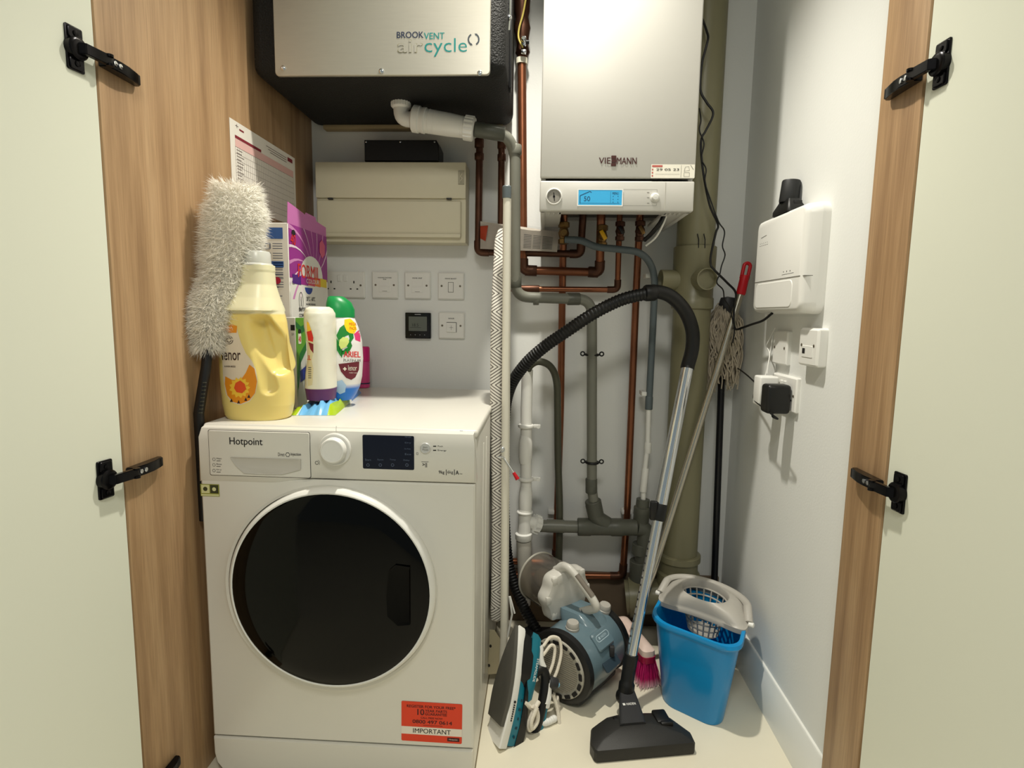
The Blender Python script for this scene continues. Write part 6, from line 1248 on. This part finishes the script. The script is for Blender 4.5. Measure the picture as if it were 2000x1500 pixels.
g = G(); g.box((wN*.76, 0.072, 0.046), (0.036, 0.046, 0.020), 0.005, NM @ Matrix.Rotation(0, 4, 'X')); g.box((wN*.78, 0.048, 0.048), (0.032, 0.012, 0.016), 0.004, NM); part('pedal', g, M_black, t)
for s in (-1, 1): g = G(); g.lathe([(0.017, -0.006), (0.019, -0.004), (0.019, 0.004), (0.017, 0.006)], along(nm+sd*s*0.036+ny_*0.02+V((0, 0, -0.01)), nm+sd*s*0.05+ny_*0.02+V((0, 0, -0.01))), 18); part('swivel_wheel', g, M_black, t)

# ------------------------------------------------------------------ broom
k0, k1 = V((0.325, 1.545, 0.0)), V((0.267, 1.735, 0.0)); bd_ = (k1-k0).normalized(); bs_ = V((bd_.y, -bd_.x, 0)); bm_ = k0.lerp(k1, .5); bl = (k1-k0).length
t = thing('broom', 'broom with magenta bristles, white block, silver pole and red hanging grip', 'broom', bm_)
BK = Matrix(((bd_.x, bs_.x, 0, k0.x), (bd_.y, bs_.y, 0, k0.y), (0, 0, 1, 0), (0, 0, 0, 1)))
g = G(); g.loft([[BK @ V((x, y, z)) for x, y in rrect(bl+ex, wd_, 0.014, 4, bl/2, 0)] for z, ex, wd_ in ((0.078, 0.004, 0.038), (0.085, 0.004, 0.042), (0.104, 0.0, 0.040), (0.112, -0.03, 0.022), (0.114, -0.05, 0.012))]); part('block', g, mat('pinkish_white_plastic', (226, 202, 190), 0.35), t)
g = G(); g.loft([[BK @ V((x, y, z)) for x, y in rrect(bl+ex, wd_, 0.014, 4, bl/2, 0)] for z, ex, wd_ in ((0.070, 0.008, 0.044), (0.088, 0.0065, 0.0435))]); part('bristle_holder', g, mat('crimson_plastic', (150, 12, 58), 0.35), t)
M_bri = zstep('bristle_magenta', 0.016, (236, 196, 206), (186, 22, 98), 0.6, 0, 0.010); g = G()
for i in range(1700):
    x, y = random.random()*bl, (random.random()-.5)*0.036; sx_ = (x/bl-.5)*0.035+random.gauss(0, .003); sy_ = y*0.9+random.gauss(0, .004); a = BK @ V((x, y, 0.078)); e = BK @ V((x+sx_, y+sy_, 0.002+random.random()*0.006)); q = V((random.random()-.5, random.random()-.5, 0)).normalized()*0.0011
    g.add([a-q, a+q, e+q*.8, e-q*.8], [(0, 1, 2, 3)])
part('bristles', g, M_bri, t, stuff=True)
g0, g1 = at(1447, 573, 1.735), at(1460, 517, 1.74); pb0 = bm_+V((0, 0, 0.11)); ds = (g0-pb0).normalized()
g = G(); g.tube([pb0, g0], 0.0098, 16); pl_ = part('pole', g, mat('silver_pole', (196, 190, 176), 0.22, 0.9), t)
g = G(); g.lathe([(0.013, 0), (0.0145, 0.004), (0.0125, 0.05), (0.0, 0.052)], along(pb0-ds*0.008, pb0+ds), 16); part('socket', g, mat('pinkish_white_plastic', (226, 202, 190), 0.35), t)
g = G(); dg = (g1-g0).normalized(); Lg = (g1-g0).length; GMx = fr(g0, (V((1, 0, 0))-dg*dg.x), dg); o = rrect(0.026, Lg, 0.008, 5, 0, Lg/2); 
g.tube([g0-dg*0.004, g0+dg*0.002, g0+dg*Lg*.62], [0.0118, 0.0135, 0.0128], 16); g.tube(fillet([g0+dg*Lg*.5+GMx.col[0].xyz*-0.009, g1+GMx.col[0].xyz*-0.009, g1+dg*0.006, g1+GMx.col[0].xyz*0.009, g0+dg*Lg*.5+GMx.col[0].xyz*0.009], 0.01, 5), 0.0052, 10); part('hanging_grip', g, M_red, t)

# ------------------------------------------------------------------ string mop stored head up
YM = 1.815; m0 = at(1409, 745, YM); m1 = at(1396, 1110, YM); dm = (m0-m1).normalized(); foot = m1-dm*((m1.z-0.003)/dm.z); top = at(1421, 588, YM-0.005)
t = thing('string_mop', 'string mop stored head up behind the blue bucket on black pole', 'mop', V((foot.x, foot.y, 0)))
g = G(); g.tube([foot, m0, m0+dm*0.16], 0.0105, 16); part('pole', g, mat('black_pole', (14, 15, 20), 0.35), t)
g = G(); g.lathe([(0.012, -0.05), (0.022, -0.01), (0.026, 0.01), (0.020, 0.03), (0.0, 0.034)], fr(top+V((0, 0, -0.02)), (1, 0, 0), (0, 1, 0)), 20); part('head_socket', g, M_dark, t)
M_str = mat('mop_string', (184, 172, 152), 0.9, noise=0.3, nscale=90); g = G()
def mcl(p): return V((min(p.x, XR-0.004), min(p.y, YB-0.004), p.z))
for i in range(330):
    a = random.random()*2*PI; L_ = random.uniform(0.10, 0.27); ro_ = random.uniform(0.03, 0.062); q = []; x, y = 0.006*math.cos(a), 0.006*math.sin(a); ph = random.random()*6; fz = random.uniform(30, 60); tz = top.z-random.random()*0.02
    for k in range(9):
        u_ = k/8; rad = ro_*math.sin(min(1, u_*1.7)*PI/2)*(1.0-0.18*u_); z = tz-L_*u_+0.012*math.sin(min(1, u_*3)*PI)
        q.append(mcl(V((top.x-0.004+rad*math.cos(a+0.5*math.sin(ph+u_*3))+0.006*math.sin(fz*z+ph), top.y+0.6*rad*math.sin(a)+0.004*math.cos(fz*z+ph), z))))
    g.tube(spline(q, 2), 0.0019, 5)
part('strings', g, M_str, t, stuff=True)

# ------------------------------------------------------------------ blue mop bucket with wringer
uu = V((0.80, -0.60, 0)); vv = V((0.42, 0.907, 0)); LF = atZ(1266, 1207, 0.24); wB, dB = 0.245, 0.25; OB = LF+uu*(wB/2)+vv*(dB/2); OB.z = 0
KM = Matrix(((uu.x, vv.x, 0, OB.x), (uu.y, vv.y, 0, OB.y), (0, 0, 1, 0), (0, 0, 0, 1)))
t = thing('mop_bucket', 'blue plastic mop bucket with light grey wringer in the right corner', 'bucket', OB)
def kr(w, d, r_, z, cx=0, cy=0, n=7): return [KM @ V((x, y, z)) for x, y in rrect(w, d, r_, n, cx, cy)]
sh = (0.0, -0.015)
HB = 0.24
g = G(); prof = [(0.002, .158, .168), (0.0, .168, .178), (0.006, .172, .182), (0.20, wB-.022, dB-.022), (HB-.012, wB-.018, dB-.018), (HB-.014, wB-.002, dB-.002), (HB-.008, wB+.003, dB+.003), (HB, wB-.001, dB-.001), (HB, wB-.018, dB-.018), (HB-.012, wB-.024, dB-.024), (0.20, wB-.028, dB-.028), (0.010, .164, .174)]
g.loft([kr(w, d, .045 if z < .1 else .055, z, sh[0]*(1-z/HB), sh[1]*(1-z/HB)) for z, w, d in prof], True, True); part('bucket_body', g, M_blue, t, ang=45)
# wringer: grey hood over the rear half with a round basket
g = G(); hc = (0.0, 0.055); rbk = 0.066; n = 64
def hood(k, f, z):
    a = 2*PI*k/n; ca, sa = math.cos(a), math.sin(a)
    ox = (wB/2+0.004)*math.copysign(abs(ca)**0.62, ca); oy = (0.070 if sa > 0 else 0.070)*math.copysign(abs(sa)**0.7, sa)
    ix, iy = rbk*ca, rbk*0.92*sa
    if sa < 0: oy = -(0.066+0.030*(ox/(wB/2))**2)*abs(sa)**0.35
    x = hc[0]+ix+(ox-ix)*f; y = hc[1]+iy+(oy-iy)*f
    return KM @ V((x, y, z))
def hz(k, f):
    a = 2*PI*k/n; back = max(0, math.sin(a)); return HB+0.040-0.034*f**2.2-0.006*(1-back)*f
g.loft([[hood(k, 0.0, HB+0.018) for k in range(n)], [hood(k, 0.0, HB+0.038) for k in range(n)], [hood(k, .06, HB+0.041) for k in range(n)]]+[[hood(k, f, hz(k, f)) for k in range(n)] for f in (.3, .5, .7, .85, .96)]+[[hood(k, 1.0, HB+0.003) for k in range(n)], [hood(k, 1.0, HB-0.010) for k in range(n)], [hood(k, .96, HB-0.008) for k in range(n)]], False, False)
wr = part('wringer', g, M_greyp, t, 'light grey wringer hood', ang=60)
M_slot = mat('slot_navy', (14, 22, 52), 0.5)
for s in (-1, 1):
    g = G(); A = KM @ Matrix.Translation((s*0.088, hc[1]+0.01, HB+0.0285)) @ Matrix.Rotation(s*R(24), 4, 'Y'); g.lathe([(0.007, 0), (0.007, 0.0012)], A, 14); part('round_hole', g, M_slot, wr); g = G(); A = KM @ Matrix.Translation((s*0.092, hc[1]-0.055, HB+0.018)) @ Matrix.Rotation(s*R(20), 4, 'Y'); g.box((0, 0, 0.0008), (0.010, 0.0035, 0.0012), 0, A); part('slot', g, M_slot, wr)
g = G()
ar = [KM @ V((-(wB/2+0.004), hc[1]-0.03, HB+0.006))]+[KM @ V(((wB/2-0.004)*math.cos(a), hc[1]+0.006+0.076*math.sin(a), HB+0.026+0.006*math.sin(a))) for a in [PI-PI*k/14 for k in range(15)]]+[KM @ V((wB/2+0.004, hc[1]-0.03, HB+0.006))]
g.tube(spline(ar, 3), 0.0085, 10, flat=1.3); part('carry_arch', g, M_greyp, t)
for s in (-1, 1): g = G(); g.lathe([(0.007, 0), (0.007, 0.012), (0.004, 0.014)], along(KM @ V((s*(wB/2+0.004), hc[1]-0.03, HB+0.002)), KM @ V((s*(wB/2+0.05), hc[1]-0.03, HB+0.002))), 12); part('handle_pin', g, M_wplas, t)
g = G(); bz = HB+0.018
cone = lambda a, q: KM @ V((hc[0]+(rbk-0.001-0.022*q)*math.cos(a), hc[1]+(rbk*0.92-0.001-0.022*q)*math.sin(a), bz-0.095*q))
for k in range(18): a = 2*PI*k/18; g.tube([cone(a, 0), cone(a, .5), cone(a, 1)], 0.0022, 6)
for q in (0.0, .2, .4, .6, .8, 1.0): g.tube([cone(2*PI*k/36, q) for k in range(37)], 0.0024, 6)
g.loft([[cone(2*PI*k/36, 1.0) for k in range(36)], [cone(2*PI*k/36, 1.0)+V((0, 0, -0.003)) for k in range(36)]]); part('wringer_basket', g, M_greyp, t)
